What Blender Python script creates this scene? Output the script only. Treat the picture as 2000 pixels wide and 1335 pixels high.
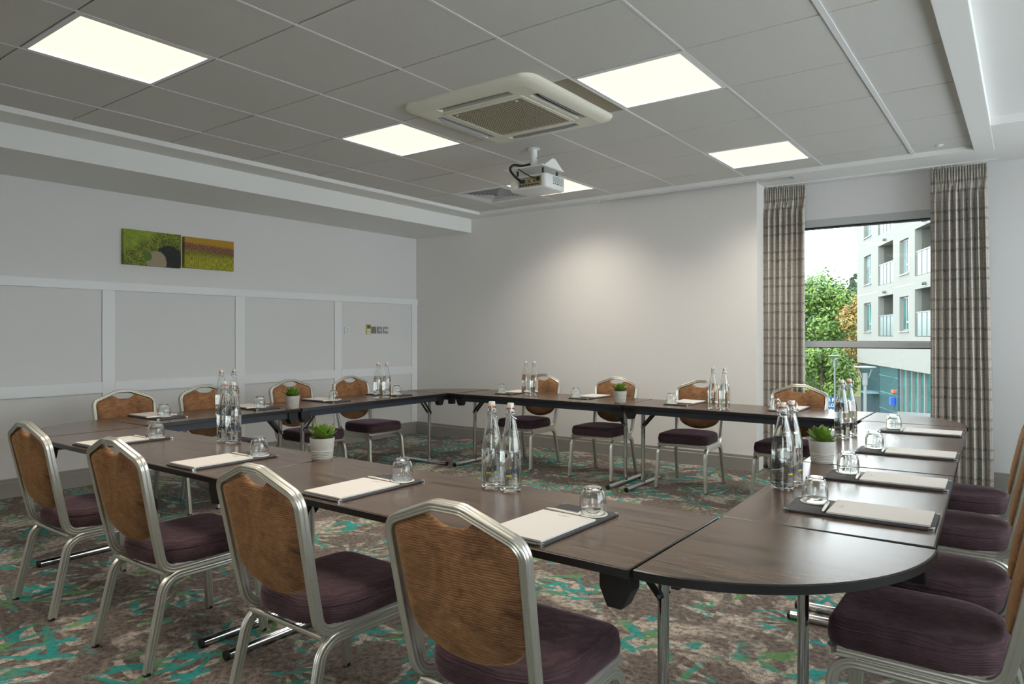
import bpy, bmesh, math, random
from mathutils import Vector, Matrix, noise
PI = math.pi
for o in list(bpy.data.objects): bpy.data.objects.remove(o)
scene = bpy.context.scene
COL = scene.collection
rnd = random.Random(7)

# ------------------------------------------------------------------ camera
CAM_H, YAW = 1.30, 0.636
cam = bpy.data.cameras.new('camera'); camo = bpy.data.objects.new('camera', cam); COL.objects.link(camo)
camo.location = (0, 0, CAM_H); camo.rotation_euler = (PI/2, 0, YAW)
cam.sensor_width = 36; cam.lens = 1363/2000*36; cam.shift_y = -14.2/2000; cam.clip_end = 300; cam.clip_start = 0.02
scene.camera = camo
# ------------------------------------------------------------------ sky and exposure
world = bpy.data.worlds.new('overcast_sky'); scene.world = world; world.use_nodes = True
bg = world.node_tree.nodes['Background']
bg.inputs[0].default_value = (0.93, 0.945, 1.0, 1); bg.inputs[1].default_value = 7.3
PANEL = 1.0; LAMP_W = 13.5
vs = scene.view_settings
vs.view_transform = 'Standard'; vs.look = 'None'; vs.exposure = 0.1; vs.gamma = 1.0; vs.use_curve_mapping = False

# ------------------------------------------------------------------ material helpers
def lin(h):
    return tuple(((c/255)/12.92 if c/255 <= 0.04045 else ((c/255+0.055)/1.055)**2.4) for c in h) + (1,)
class NT:
    def __init__(s, name):
        s.m = bpy.data.materials.new(name); s.m.use_nodes = True
        s.t = s.m.node_tree; s.b = s.t.nodes['Principled BSDF']; s.out = s.t.nodes['Material Output']
    def n(s, typ, **kw):
        nd = s.t.nodes.new(typ)
        for k, v in kw.items():
            if k.startswith('i_'):
                key = k[2:]; key = int(key) if key.isdigit() else key.replace('_', ' ')
                nd.inputs[key].default_value = v
            else: setattr(nd, k, v)
        return nd
    def l(s, a, b): s.t.links.new(a, b)
    def math(s, op, a, b=None, clamp=False):
        nd = s.t.nodes.new('ShaderNodeMath'); nd.operation = op; nd.use_clamp = clamp
        for i, v in enumerate((a, b)):
            if v is None: continue
            if isinstance(v, (int, float)): nd.inputs[i].default_value = v
            else: s.l(v, nd.inputs[i])
        return nd.outputs[0]
    def mix(s, fac, a, b):
        nd = s.t.nodes.new('ShaderNodeMix'); nd.data_type = 'RGBA'
        for k, v in ((0, fac), (6, a), (7, b)):
            if isinstance(v, (int, float)): nd.inputs[k].default_value = v
            elif isinstance(v, tuple): nd.inputs[k].default_value = v
            else: s.l(v, nd.inputs[k])
        return nd.outputs[2]
    def ramp(s, fac, stops, interp='LINEAR'):
        nd = s.t.nodes.new('ShaderNodeValToRGB'); cr = nd.color_ramp; cr.interpolation = interp
        while len(cr.elements) > 1: cr.elements.remove(cr.elements[0])
        for i, (p, c) in enumerate(stops):
            e = cr.elements[0] if i == 0 else cr.elements.new(p)
            e.position = p; e.color = c
        s.l(fac, nd.inputs[0]); return nd.outputs[0]
    def step(s, v, lo, hi):
        nd = s.t.nodes.new('ShaderNodeMapRange'); nd.interpolation_type = 'SMOOTHSTEP'
        nd.inputs[1].default_value = lo; nd.inputs[2].default_value = hi
        s.l(v, nd.inputs[0]); return nd.outputs[0]
    def coord(s, which='Object', scale=None):
        c = s.t.nodes.new('ShaderNodeTexCoord').outputs[which]
        if scale:
            m = s.n('ShaderNodeMapping'); m.inputs['Scale'].default_value = scale; s.l(c, m.inputs[0]); return m.outputs[0]
        return c
    def noise(s, v, scale, detail=3, rough=.5, dist=0):
        nd = s.n('ShaderNodeTexNoise'); nd.inputs['Scale'].default_value = scale; nd.inputs['Detail'].default_value = detail
        nd.inputs['Roughness'].default_value = rough; nd.inputs['Distortion'].default_value = dist
        if v is not None: s.l(v, nd.inputs['Vector'])
        return nd.outputs[0]
    def bump(s, h, strength=.3, dist=.002):
        nd = s.n('ShaderNodeBump'); nd.inputs['Strength'].default_value = strength; nd.inputs['Distance'].default_value = dist
        s.l(h, nd.inputs['Height']); s.l(nd.outputs[0], s.b.inputs['Normal'])
    def set(s, **kw):
        for k, v in kw.items(): s.b.inputs[k.replace('_', ' ')].default_value = v
        return s
def plain(name, rgb, rough=.6, metal=0, spec=.5, grain=None):
    t = NT(name); t.set(Base_Color=lin(rgb), Roughness=rough, Metallic=metal); t.b.inputs['Specular IOR Level'].default_value = spec
    if grain:
        n = t.noise(t.coord(), grain[0], 4)
        t.l(t.mix(n, lin(rgb), tuple(c*grain[1] for c in lin(rgb)[:3])+(1,)), t.b.inputs['Base Color'])
        t.bump(n, .15, grain[2] if len(grain) > 2 else .001)
    return t.m
M = {}
M['wall'] = plain('painted_wall', (224, 222, 222), .75, grain=(60, .97))
M['wall_back'] = plain('painted_wall_warm', (228, 224, 221), .8, grain=(50, .97))
M['trim'] = plain('trim_paint', (234, 235, 237), .45)
M['base'] = plain('skirting_paint', (146, 142, 137), .45)
M['plaster'] = plain('ceiling_plaster', (232, 232, 231), .8)
M['gridbar'] = plain('ceiling_grid_metal', (225, 226, 228), .35)
M['gridbar_shade'] = plain('ceiling_grid_shade_tone', (150, 148, 143), .6)  # darker copy of the grid metal, recess shade put into its colour
M['black'] = plain('black_plastic', (20, 20, 21), .45)
M['edge'] = plain('black_edge_band', (24, 23, 24), .35)
M['chrome'] = plain('chrome', (205, 205, 208), .12, 1)
M['steel'] = plain('bright_steel', (190, 190, 190), .3, 1)
M['white_plastic'] = plain('white_plastic', (226, 226, 226), .4)
M['cream_plastic'] = plain('cream_plastic', (222, 219, 205), .45)
M['grey_metal'] = plain('grey_powder_metal', (150, 152, 156), .4)
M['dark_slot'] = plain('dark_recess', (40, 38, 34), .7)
M['frame_grey'] = plain('window_frame_grey', (186, 188, 190), .4)
M['gasket'] = plain('black_gasket', (18, 20, 20), .5)
M['paper'] = plain('white_paper', (206, 200, 195), .7)
M['print_grey'] = plain('grey_print', (170, 160, 150), .7)
M['coaster'] = plain('cream_card', (231, 226, 214), .75, grain=(300, .96))
M['pen'] = plain('cream_pen', (226, 220, 208), .3)
M['pen_silver'] = plain('silver_pen', (190, 185, 190), .25, .6)
M['cap'] = plain('white_ceramic', (204, 199, 186), .3)
M['red'] = plain('red_rubber', (190, 60, 40), .5)
M['navy'] = plain('navy_print', (22, 52, 86), .5)
M['yellow'] = plain('yellow_print', (225, 200, 40), .5)
M['moss'] = plain('moss', (120, 122, 40), .9, grain=(300, .5, .003))
M['cable'] = plain('black_cable', (22, 22, 20), .5)
M['brown_tile'] = plain('brown_ceiling_infill', (160, 150, 132), .85, grain=(250, .85))
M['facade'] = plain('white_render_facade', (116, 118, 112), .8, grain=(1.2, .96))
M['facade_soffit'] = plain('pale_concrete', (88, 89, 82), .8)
M['brick'] = plain('brown_brick_wall', (92, 66, 48), .8, grain=(6, .6))
M['post'] = plain('lamp_post_grey', (84, 92, 92), .4)
M['asphalt'] = plain('asphalt', (62, 64, 64), .9, grain=(3, .9))
M['bank'] = plain('grass_bank', (122, 128, 74), .95, grain=(4, .7))
M['lowwall'] = plain('low_render_wall', (128, 127, 116), .85)
M['signblue'] = plain('blue_sign', (16, 88, 140), .5)
M['bluebin'] = plain('blue_box', (35, 80, 175), .5)
M['bark'] = plain('bark', (82, 70, 56), .9, grain=(5, .6))
M['darkpanel'] = plain('dark_teal_cladding', (48, 78, 86), .25, spec=.7)
M['darkpillar'] = plain('dark_pillar', (34, 58, 68), .3)
M['white_mullion'] = plain('white_mullion', (112, 116, 114), .4)

def ceiling_tile_mat():
    t = NT('mineral_tile'); t.set(Roughness=.9, Base_Color=lin((222, 220, 216)))
    n = t.noise(t.coord(), 260, 2, .7); n2 = t.noise(t.coord(), 90, 2)
    t.l(t.mix(t.step(n, .35, .65), lin((200, 198, 195)), lin((216, 214, 211))), t.b.inputs['Base Color'])
    t.bump(t.math('ADD', n, n2), .5, .0015); return t.m
M['tile'] = ceiling_tile_mat()

def wood_mat(name, along_x):
    t = NT(name); t.set(Roughness=.25); t.b.inputs['Specular IOR Level'].default_value = .5
    sc = lambda a, b: (a, b, 4) if along_x else (b, a, 4)
    n = t.noise(t.coord('Object', sc(1.1, 16)), 2.2, 6, .62, .6)
    n2 = t.noise(t.coord('Object', sc(1.5, 60)), 2.0, 3, .6, .3)
    col = t.ramp(t.math('ADD', t.math('MULTIPLY', n, .82), t.math('MULTIPLY', n2, .18)),
                 [(.34, lin((46, 35, 29))), (.46, lin((78, 61, 50))), (.57, lin((98, 79, 64))), (.70, lin((62, 48, 40)))])
    t.l(col, t.b.inputs['Base Color']); return t.m
M['wood_cross'] = wood_mat('walnut_laminate_cross', False)
M['wood'] = wood_mat('walnut_laminate', True)

def hammer_mat():
    t = NT('hammered_steel'); t.set(Base_Color=lin((52, 56, 66)), Roughness=.42, Metallic=.3)
    t.bump(t.noise(t.coord(), 220, 2), .6, .002); return t.m
M['apron'] = hammer_mat()

def velvet(name, dark, light, ribs, tint):
    t = NT(name); t.set(Roughness=.85); t.b.inputs['Specular IOR Level'].default_value = .2
    c = t.coord('Object')
    big = t.noise(c, 6.5, 4, .6, .8)
    cs = t.n('ShaderNodeMapping'); cs.inputs['Scale'].default_value = (1, 1, 3.5); t.l(c, cs.inputs[0])
    mid = t.noise(cs.outputs[0], 26, 4, .65, .5)
    w = t.n('ShaderNodeTexWave'); w.wave_type = 'BANDS'; w.bands_direction = 'Z'
    w.inputs['Scale'].default_value = ribs; w.inputs['Distortion'].default_value = 7; w.inputs['Detail'].default_value = 2; w.inputs['Detail Scale'].default_value = .30
    t.l(c, w.inputs[0])
    f = t.math('ADD', t.math('MULTIPLY', big, .62), t.math('MULTIPLY', mid, .38))
    col = t.ramp(f, [(.32, lin(dark)), (.64, lin(light))])
    col = t.mix(t.step(w.outputs[1], .05, .55), t.mix(.42, col, tuple(c*.6 for c in lin(dark)[:3])+(1,)), col)
    t.l(col, t.b.inputs['Base Color'])
    t.b.inputs['Sheen Weight'].default_value = .55; t.b.inputs['Sheen Roughness'].default_value = .35; t.b.inputs['Sheen Tint'].default_value = lin(tint)
    t.bump(t.math('ADD', w.outputs[1], t.math('MULTIPLY', mid, .8)), .45, .0025); return t.m
M['gold'] = velvet('gold_brown_velvet', (78, 54, 38), (166, 121, 84), 46, (225, 175, 120))
M['purple'] = velvet('aubergine_velvet', (50, 36, 41), (80, 59, 64), 46, (175, 145, 155))

def alu_mat():
    t = NT('brushed_aluminium'); t.set(Base_Color=lin((198, 195, 186)), Metallic=.85, Roughness=.34)
    return t.m
M['alu'] = alu_mat()

def glass_mat(name, col, ior, rough=0):
    t = NT(name); t.set(Base_Color=col, Roughness=rough, IOR=ior); t.b.inputs['Transmission Weight'].default_value = 1; return t.m
M['glass'] = glass_mat('clear_glass', (.97, .985, .98, 1), 1.45)
M['water'] = glass_mat('water', (.985, .995, .99, 1), 1.33)
def pane_mat(name, tint, refl=.9):
    m = bpy.data.materials.new(name); m.use_nodes = True; t = m.node_tree; t.nodes.clear()
    o = t.nodes.new('ShaderNodeOutputMaterial'); mx = t.nodes.new('ShaderNodeMixShader'); tr = t.nodes.new('ShaderNodeBsdfTransparent'); gl = t.nodes.new('ShaderNodeBsdfGlossy')
    fr = t.nodes.new('ShaderNodeFresnel'); fr.inputs[0].default_value = 1.45
    mul = t.nodes.new('ShaderNodeMath'); mul.operation = 'MULTIPLY'; mul.inputs[1].default_value = refl
    tr.inputs[0].default_value = tint; gl.inputs['Roughness'].default_value = 0.0
    t.links.new(fr.outputs[0], mul.inputs[0]); t.links.new(mul.outputs[0], mx.inputs[0]); t.links.new(tr.outputs[0], mx.inputs[1]); t.links.new(gl.outputs[0], mx.inputs[2]); t.links.new(mx.outputs[0], o.inputs[0])
    return m
M['pane'] = pane_mat('window_glass', (.95, .99, .975, 1))
M['balglass'] = plain('frosted_balcony_glass', (88, 104, 103), .25)
def farglass(name, rgb):
    t = NT(name); t.set(Base_Color=lin(rgb), Roughness=.08); t.b.inputs['Specular IOR Level'].default_value = .8
    n = t.noise(t.coord('Object'), .8, 3); t.l(t.mix(t.step(n, .4, .6), lin(rgb), tuple(min(1, c*1.7) for c in lin(rgb)[:3])+(1,)), t.b.inputs['Base Color']); return t.m
M['tealglass'] = farglass('teal_window_glass', (24, 84, 80))
M['paleglass'] = farglass('pale_window_glass', (92, 120, 120))
def emit_mat():
    t = NT('light_diffuser'); t.set(Base_Color=(.1, .1, .1, 1), Roughness=.5)
    t.b.inputs['Emission Color'].default_value = (1.05, .97, .77, 1); t.b.inputs['Emission Strength'].default_value = PANEL; return t.m
M['diffuser'] = emit_mat()

def carpet_mat():
    t = NT('patterned_carpet'); t.set(Roughness=.95); t.b.inputs['Specular IOR Level'].default_value = .1
    P = t.coord('Object')
    warpn = t.n('ShaderNodeTexNoise'); warpn.inputs['Scale'].default_value = 2.3; warpn.inputs['Detail'].default_value = 3; t.l(P, warpn.inputs['Vector'])
    wv = t.n('ShaderNodeVectorMath', operation='SUBTRACT'); t.l(warpn.outputs[1], wv.inputs[0]); wv.inputs[1].default_value = (.5, .5, .5)
    ws = t.n('ShaderNodeVectorMath', operation='SCALE'); t.l(wv.outputs[0], ws.inputs[0]); ws.inputs['Scale'].default_value = .13
    Pw = t.n('ShaderNodeVectorMath', operation='ADD'); t.l(P, Pw.inputs[0]); t.l(ws.outputs[0], Pw.inputs[1])
    def fronds(scale, petals, off, lo, hi, thr):
        mp = t.n('ShaderNodeMapping'); mp.inputs['Location'].default_value = off; t.l(Pw.outputs[0], mp.inputs[0])
        v = t.n('ShaderNodeTexVoronoi'); v.voronoi_dimensions = '2D'; v.inputs['Scale'].default_value = scale; t.l(mp.outputs[0], v.inputs['Vector'])
        d = t.n('ShaderNodeVectorMath', operation='SUBTRACT'); t.l(mp.outputs[0], d.inputs[0]); t.l(v.outputs['Position'], d.inputs[1])
        sp = t.n('ShaderNodeSeparateXYZ'); t.l(d.outputs[0], sp.inputs[0])
        ang = t.math('ARCTAN2', sp.outputs[1], sp.outputs[0])
        ln = t.n('ShaderNodeVectorMath', operation='LENGTH'); t.l(d.outputs[0], ln.inputs[0]); r = ln.outputs['Value']
        sw = t.math('ADD', t.math('MULTIPLY', ang, petals), t.math('MULTIPLY', r, 5.0))
        wob = t.math('MULTIPLY', t.noise(Pw.outputs[0], 5, 2), 4.0)
        s = t.math('SINE', t.math('ADD', sw, wob))
        brk = t.noise(Pw.outputs[0], 3.1, 3, .6)
        f = t.math('MULTIPLY', t.step(s, thr, thr+.25), t.step(brk, lo, hi))
        f = t.math('MULTIPLY', f, t.step(r, .04, .10))
        return f
    f1 = fronds(1.55, 15, (0, 0, 0), .47, .55, .45)
    f2 = fronds(2.1, 12, (3.7, 1.9, 0), .50, .58, .55)
    f3 = fronds(1.7, 16, (7.1, 5.3, 0), .45, .53, .25)
    fine = t.noise(P, 320, 2, .7); mid = t.noise(P, 38, 4, .7); big = t.noise(P, 2.2, 4, .6, .6)
    sp_ = t.math('ADD', t.math('MULTIPLY', fine, .55), t.math('MULTIPLY', mid, .45))
    base = t.mix(t.step(sp_, .40, .60), lin((68, 61, 58)), lin((130, 119, 112)))
    beige = t.mix(t.step(sp_, .38, .58), lin((124, 114, 106)), lin((196, 184, 172)))
    bf = t.math('MULTIPLY', t.math('MAXIMUM', f3, t.step(big, .52, .62)), t.step(sp_, .36, .55))
    col = t.mix(bf, base, beige)
    teal = t.mix(t.step(t.noise(P, 4.5, 3), .45, .62), lin((44, 146, 142)), lin((98, 138, 90)))
    teal = t.mix(t.step(sp_, .36, .56), t.mix(.55, teal, lin((58, 66, 60))), teal)
    tf = t.math('MULTIPLY', t.math('MAXIMUM', f1, f2), t.step(sp_, .30, .46))
    col = t.mix(t.math('MULTIPLY', tf, .95), col, teal)
    t.l(col, t.b.inputs['Base Color'])
    t.bump(t.math('ADD', fine, mid), .6, .004); return t.m
M['carpet'] = carpet_mat()

def curtain_mat():
    t = NT('tartan_curtain'); t.set(Roughness=.9); t.b.inputs['Specular IOR Level'].default_value = .2
    uv = t.coord('UV'); s = t.n('ShaderNodeSeparateXYZ'); t.l(uv, s.inputs[0])
    u, v = s.outputs[0], s.outputs[1]
    m1 = t.n('ShaderNodeMapping'); m1.inputs['Scale'].default_value = (1, 4, 1); t.l(uv, m1.inputs[0])
    n1 = t.noise(m1.outputs[0], 110, 3, .75); n2 = t.noise(m1.outputs[0], 34, 3, .7)
    m2 = t.n('ShaderNodeMapping'); m2.inputs['Scale'].default_value = (1, 7, 1); t.l(uv, m2.inputs[0])
    n3 = t.noise(m2.outputs[0], 20, 3, .6)
    base = t.mix(t.step(n1, .35, .62), lin((150, 144, 136)), lin((224, 219, 210)))
    hb = t.math('SINE', t.math('MULTIPLY', v, 2*PI/.083)); hb2 = t.math('SINE', t.math('MULTIPLY', v, 2*PI/.249))
    h = t.math('MULTIPLY', t.step(t.math('ADD', hb, t.math('MULTIPLY', hb2, .25)), .55, .95), t.step(n3, .40, .55))
    col = t.mix(t.math('MULTIPLY', h, .58), base, lin((92, 82, 72)))
    vb = t.step(t.math('SINE', t.math('MULTIPLY', u, 2*PI/.090)), .78, .96)
    col = t.mix(t.math('MULTIPLY', t.math('MULTIPLY', vb, t.step(n2, .36, .62)), .65), col, lin((112, 58, 50)))
    vb2 = t.step(t.math('SINE', t.math('ADD', t.math('MULTIPLY', u, 2*PI/.090), 2.6)), .6, .95)
    col = t.mix(t.math('MULTIPLY', vb2, .22), col, lin((112, 102, 92)))
    t.l(col, t.b.inputs['Base Color']); t.bump(n1, .4, .002); return t.m
M['curtain'] = curtain_mat()

def picture_garden():
    t = NT('mossy_garden_print'); t.set(Roughness=.6)
    c = t.coord('UV'); s = t.n('ShaderNodeSeparateXYZ'); t.l(c, s.inputs[0]); u, v = s.outputs[0], s.outputs[1]
    a = t.n('ShaderNodeMapping'); a.inputs['Scale'].default_value = (1.6, 1, 1); t.l(c, a.inputs[0])
    n = t.noise(a.outputs[0], 22, 6, .75); nb = t.noise(a.outputs[0], 5, 4, .6)
    col = t.ramp(t.math('ADD', t.math('MULTIPLY', n, .7), t.math('MULTIPLY', nb, .3)), [(.36, lin((16, 28, 8))), (.45, lin((60, 82, 18))), (.54, lin((132, 138, 22))), (.64, lin((190, 190, 58)))])
    # fern fronds top left
    w = t.n('ShaderNodeTexWave'); w.inputs['Scale'].default_value = 14; w.inputs['Distortion'].default_value = 2; mr = t.n('ShaderNodeMapping'); mr.inputs['Rotation'].default_value = (0, 0, .9); t.l(a.outputs[0], mr.inputs[0]); t.l(mr.outputs[0], w.inputs[0])
    fm = t.math('MULTIPLY', t.step(t.math('SUBTRACT', v, u), .25, .45), t.step(w.outputs[1], .4, .7))
    col = t.mix(fm, col, lin((150, 176, 44)))
    # dark hollow, right of centre
    def ell(cx, cy, rx, ry, lo, hi):
        dx = t.math('DIVIDE', t.math('SUBTRACT', u, cx), rx); dy = t.math('DIVIDE', t.math('SUBTRACT', v, cy), ry)
        d = t.math('ADD', t.math('MULTIPLY', dx, dx), t.math('MULTIPLY', dy, dy))
        d = t.math('ADD', d, t.math('MULTIPLY', t.math('SUBTRACT', n, .5), .9)); return t.step(d, hi, lo)
    col = t.mix(ell(.78, .26, .26, .40, .8, 1.1), col, t.mix(t.step(n, .5, .7), lin((12, 14, 16)), lin((58, 72, 38))))
    col = t.mix(ell(.56, .12, .18, .34, .85, 1.05), col, t.mix(n, lin((120, 104, 82)), lin((186, 168, 140))))
    col = t.mix(ell(.40, .27, .08, .14, .7, 1.1), col, lin((78, 110, 30)))
    t.l(col, t.b.inputs['Base Color']); return t.m
M['pic1'] = picture_garden()
def picture_field():
    t = NT('grass_field_print'); t.set(Roughness=.6)
    c = t.coord('UV'); s = t.n('ShaderNodeSeparateXYZ'); t.l(c, s.inputs[0]); u, v = s.outputs[0], s.outputs[1]
    a = t.n('ShaderNodeMapping'); a.inputs['Scale'].default_value = (16, 1.6, 1); t.l(c, a.inputs[0]); st = t.noise(a.outputs[0], 5, 5, .7)
    b = t.n('ShaderNodeMapping'); b.inputs['Scale'].default_value = (2, 5, 1); t.l(c, b.inputs[0]); sp = t.noise(b.outputs[0], 9, 5, .75)
    grass = t.ramp(st, [(.34, lin((60, 62, 10))), (.48, lin((140, 138, 16))), (.62, lin((196, 186, 30)))])
    top = t.mix(sp, lin((150, 112, 14)), lin((196, 150, 30)))
    heath = t.mix(t.step(sp, .42, .6), lin((92, 60, 50)), lin((160, 104, 60)))
    vv = t.math('ADD', v, t.math('MULTIPLY', t.math('SUBTRACT', sp, .5), .22)); vv = t.math('ADD', vv, t.math('MULTIPLY', u, .06))
    col = t.mix(t.step(vv, .50, .62), grass, heath); col = t.mix(t.step(vv, .76, .86), col, top)
    gr = t.math('MULTIPLY', t.step(v, .62, .50), t.step(v, .34, .48)); col = t.mix(t.math('MULTIPLY', gr, .45), col, lin((52, 70, 22)))
    t.l(col, t.b.inputs['Base Color']); return t.m
M['pic2'] = picture_field()

def board_mat():
    t = NT('black_textured_board'); t.set(Base_Color=lin((44, 44, 47)), Roughness=.5); n = t.noise(t.coord(), 180, 3)
    t.l(t.mix(n, lin((30, 30, 33)), lin((66, 66, 70))), t.b.inputs['Base Color']); t.bump(n, .3, .001); return t.m
M['board'] = board_mat()
def pot_mat():
    t = NT('concrete_pot'); t.set(Roughness=.85); n = t.noise(t.coord(), 45, 5, .7)
    t.l(t.mix(n, lin((148, 145, 139)), lin((184, 180, 173))), t.b.inputs['Base Color']); t.bump(n, .3, .002); return t.m
M['pot'] = pot_mat()
def leaf_succ():
    t = NT('succulent_leaf'); t.set(Roughness=.35); c = t.coord('Object'); s = t.n('ShaderNodeSeparateXYZ'); t.l(c, s.inputs[0])
    n = t.noise(c, 50, 3); base = t.mix(n, lin((52, 92, 24)), lin((112, 146, 44)))
    t.l(t.mix(t.step(s.outputs[1], .053, .066), base, lin((84, 82, 34))), t.b.inputs['Base Color']); t.b.inputs['Subsurface Weight'].default_value = .0; return t.m
M['leaf'] = leaf_succ()
def tree_leaf(name, stops):
    t = NT(name); t.set(Roughness=.7); g = t.n('ShaderNodeNewGeometry')
    t.l(t.ramp(g.outputs['Random Per Island'], stops), t.b.inputs['Base Color']); return t.m
M['tleaf'] = [tree_leaf('bright_green_leaves', [(0, lin((44, 76, 28))), (.5, lin((76, 108, 36))), (1, lin((112, 136, 52)))]),
              tree_leaf('mid_green_leaves', [(0, lin((40, 82, 42))), (.5, lin((66, 116, 56))), (1, lin((104, 142, 70)))]),
              tree_leaf('rusty_olive_leaves', [(0, lin((82, 92, 44))), (.5, lin((140, 124, 62))), (1, lin((170, 128, 74)))]),
              tree_leaf('dark_conifer_needles', [(0, lin((38, 66, 50))), (1, lin((84, 104, 76)))])]

# ------------------------------------------------------------------ mesh helpers
def link(o, parent=None):
    COL.objects.link(o)
    if parent is not None: o.parent = parent
    return o
def tag(o, label, cat, group=None, kind=None):
    o['label'] = label; o['category'] = cat
    if group: o['group'] = group
    if kind: o['kind'] = kind
    return o
def thing(name, label, cat, loc=(0, 0, 0), rz=0, group=None):
    o = bpy.data.objects.new(name, None); o.empty_display_size = .1; link(o)
    o.location = loc; o.rotation_euler = (0, 0, rz); return tag(o, label, cat, group)
class MB:
    def __init__(s): s.v = []; s.f = []; s.uv = None
    def box(s, x0, x1, y0, y1, z0, z1):
        b = len(s.v)
        s.v += [(x0,y0,z0),(x1,y0,z0),(x1,y1,z0),(x0,y1,z0),(x0,y0,z1),(x1,y0,z1),(x1,y1,z1),(x0,y1,z1)]
        s.f += [tuple(b+i for i in q) for q in ((0,3,2,1),(4,5,6,7),(0,1,5,4),(1,2,6,5),(2,3,7,6),(3,0,4,7))]; return s
    def obox(s, c, ax, ay, az, hx, hy, hz):
        b = len(s.v); c = Vector(c)
        for sx, sy, sz in ((-1,-1,-1),(1,-1,-1),(1,1,-1),(-1,1,-1),(-1,-1,1),(1,-1,1),(1,1,1),(-1,1,1)):
            s.v.append(tuple(c + ax*(sx*hx) + ay*(sy*hy) + az*(sz*hz)))
        s.f += [tuple(b+i for i in q) for q in ((0,3,2,1),(4,5,6,7),(0,1,5,4),(1,2,6,5),(2,3,7,6),(3,0,4,7))]; return s
    def loops(s, loops, cap0=True, cap1=True, closed=False):
        n = len(loops[0]); b = len(s.v)
        for L in loops: s.v += [tuple(p) for p in L]
        m = len(loops)
        for i in range(m if closed else m-1):
            j = (i+1) % m
            for k in range(n):
                k2 = (k+1) % n
                s.f.append((b+i*n+k, b+i*n+k2, b+j*n+k2, b+j*n+k))
        if not closed:
            if cap0: s.f.append(tuple(b+k for k in reversed(range(n))))
            if cap1: s.f.append(tuple(b+(m-1)*n+k for k in range(n)))
        return s
    def lathe(s, prof, n=24, c=(0,0,0), cap0=True, cap1=True):
        return s.loops([[(c[0]+r*math.cos(2*PI*k/n), c[1]+r*math.sin(2*PI*k/n), c[2]+z) for k in range(n)] for r, z in prof], cap0, cap1)
    def cyl(s, p0, p1, r, n=12, r1=None):
        p0, p1 = Vector(p0), Vector(p1); t = (p1-p0).normalized(); a = t.orthogonal().normalized(); b = t.cross(a); r1 = r if r1 is None else r1
        return s.loops([[p+a*(q*math.cos(2*PI*k/n))+b*(q*math.sin(2*PI*k/n)) for k in range(n)] for p, q in ((p0, r), (p1, r1))])
    def sweep(s, path, prof, n0=None, closed=False):
        P = [Vector(p) for p in path]; m = len(P); L = []
        T = []
        for i in range(m):
            if closed: d = P[(i+1) % m]-P[i-1]
            else: d = P[min(i+1, m-1)]-P[max(i-1, 0)]
            T.append(d.normalized())
        N = Vector(n0) if n0 is not None else T[0].orthogonal()
        N = (N - T[0]*N.dot(T[0])).normalized()
        for i in range(m):
            if i: N = T[i-1].rotation_difference(T[i]) @ N; N = (N - T[i]*N.dot(T[i])).normalized()
            B = T[i].cross(N)
            L.append([P[i]+N*a+B*b for a, b in prof])
        return s.loops(L, closed=closed)
    def build(s, name, mat, parent=None, smooth=None, bevel=0):
        me = bpy.data.meshes.new(name); me.from_pydata(s.v, [], s.f)
        bm = bmesh.new(); bm.from_mesh(me)
        bmesh.ops.recalc_face_normals(bm, faces=bm.faces)
        if bevel: bmesh.ops.bevel(bm, geom=[e for e in bm.edges], offset=bevel, segments=2, affect='EDGES', profile=.6)
        bm.to_mesh(me); bm.free()
        if isinstance(mat, str): mat = M[mat]
        me.materials.append(mat)
        if smooth is not None:
            me.shade_smooth(); me.set_sharp_from_angle(angle=math.radians(smooth))
        o = bpy.data.objects.new(name, me); return link(o, parent)
def circ(r, n=10): return [(r*math.cos(2*PI*k/n), r*math.sin(2*PI*k/n)) for k in range(n)]
def fillet(pts, radii, n=6):
    P = [Vector(p) for p in pts]; out = [P[0]]
    for i in range(1, len(P)-1):
        r = radii[i-1]
        if r <= 0: out.append(P[i]); continue
        a = (P[i-1]-P[i]); b = (P[i+1]-P[i]); la, lb = a.length, b.length; a.normalize(); b.normalize()
        ang = a.angle(b); d = min(r/math.tan(ang/2), la*.49, lb*.49); r2 = d*math.tan(ang/2)
        c = P[i]+(a+b).normalized()*(r2/math.sin(ang/2)); p0 = P[i]+a*d; p1 = P[i]+b*d
        v0, v1 = p0-c, p1-c; tot = v0.angle(v1); ax = v0.cross(v1).normalized()
        for k in range(n+1): out.append(c + Matrix.Rotation(tot*k/n, 3, ax) @ v0)
    out.append(P[-1]); return out
def rrect(hx, hy, r, n=5, cx=0, cy=0):
    out = []
    rr = r if isinstance(r, (list, tuple)) else (r,)*4
    for q, (sx, sy) in enumerate(((1, 1), (-1, 1), (-1, -1), (1, -1))):
        r_ = min(rr[q], hx, hy)
        for k in range(n+1):
            a = q*PI/2 + k/n*PI/2
            out.append((cx+sx*(hx-r_)+r_*math.cos(a), cy+sy*(hy-r_)+r_*math.sin(a)))
    return out
def copy_tree(o, parent=None):
    c = o.copy(); link(c); c.parent = parent
    for ch in list(o.children): copy_tree(ch, c)
    return c
def child(src, parent, loc=None, rot=None):
    c = bpy.data.objects.new(src.name.split('.')[0], src.data); link(c, parent)
    if loc: c.location = loc
    if rot: c.rotation_euler = rot
    return c
def struct(o, label, cat): return tag(o, label, cat, kind='structure')
ORD = ['first', 'second', 'third', 'fourth']

# ================================================================== ROOM SHELL
XL, XR, YB, YW, YF = -6.54, 1.9, 6.713, 7.10, -2.2     # left, right, plain back wall, window wall, wall behind the camera
ZT, ZB = 2.779, 2.741                                   # tile plane, plaster border underside
RX = -2.066                                             # where the plain back wall stops and the window bay begins
fl = MB().box(XL-.1, XR+.1, YF-.1, YW+.1, -.1, 0).build('floor', 'carpet')
struct(fl, 'taupe carpet with teal and green frond pattern', 'floor')
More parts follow.
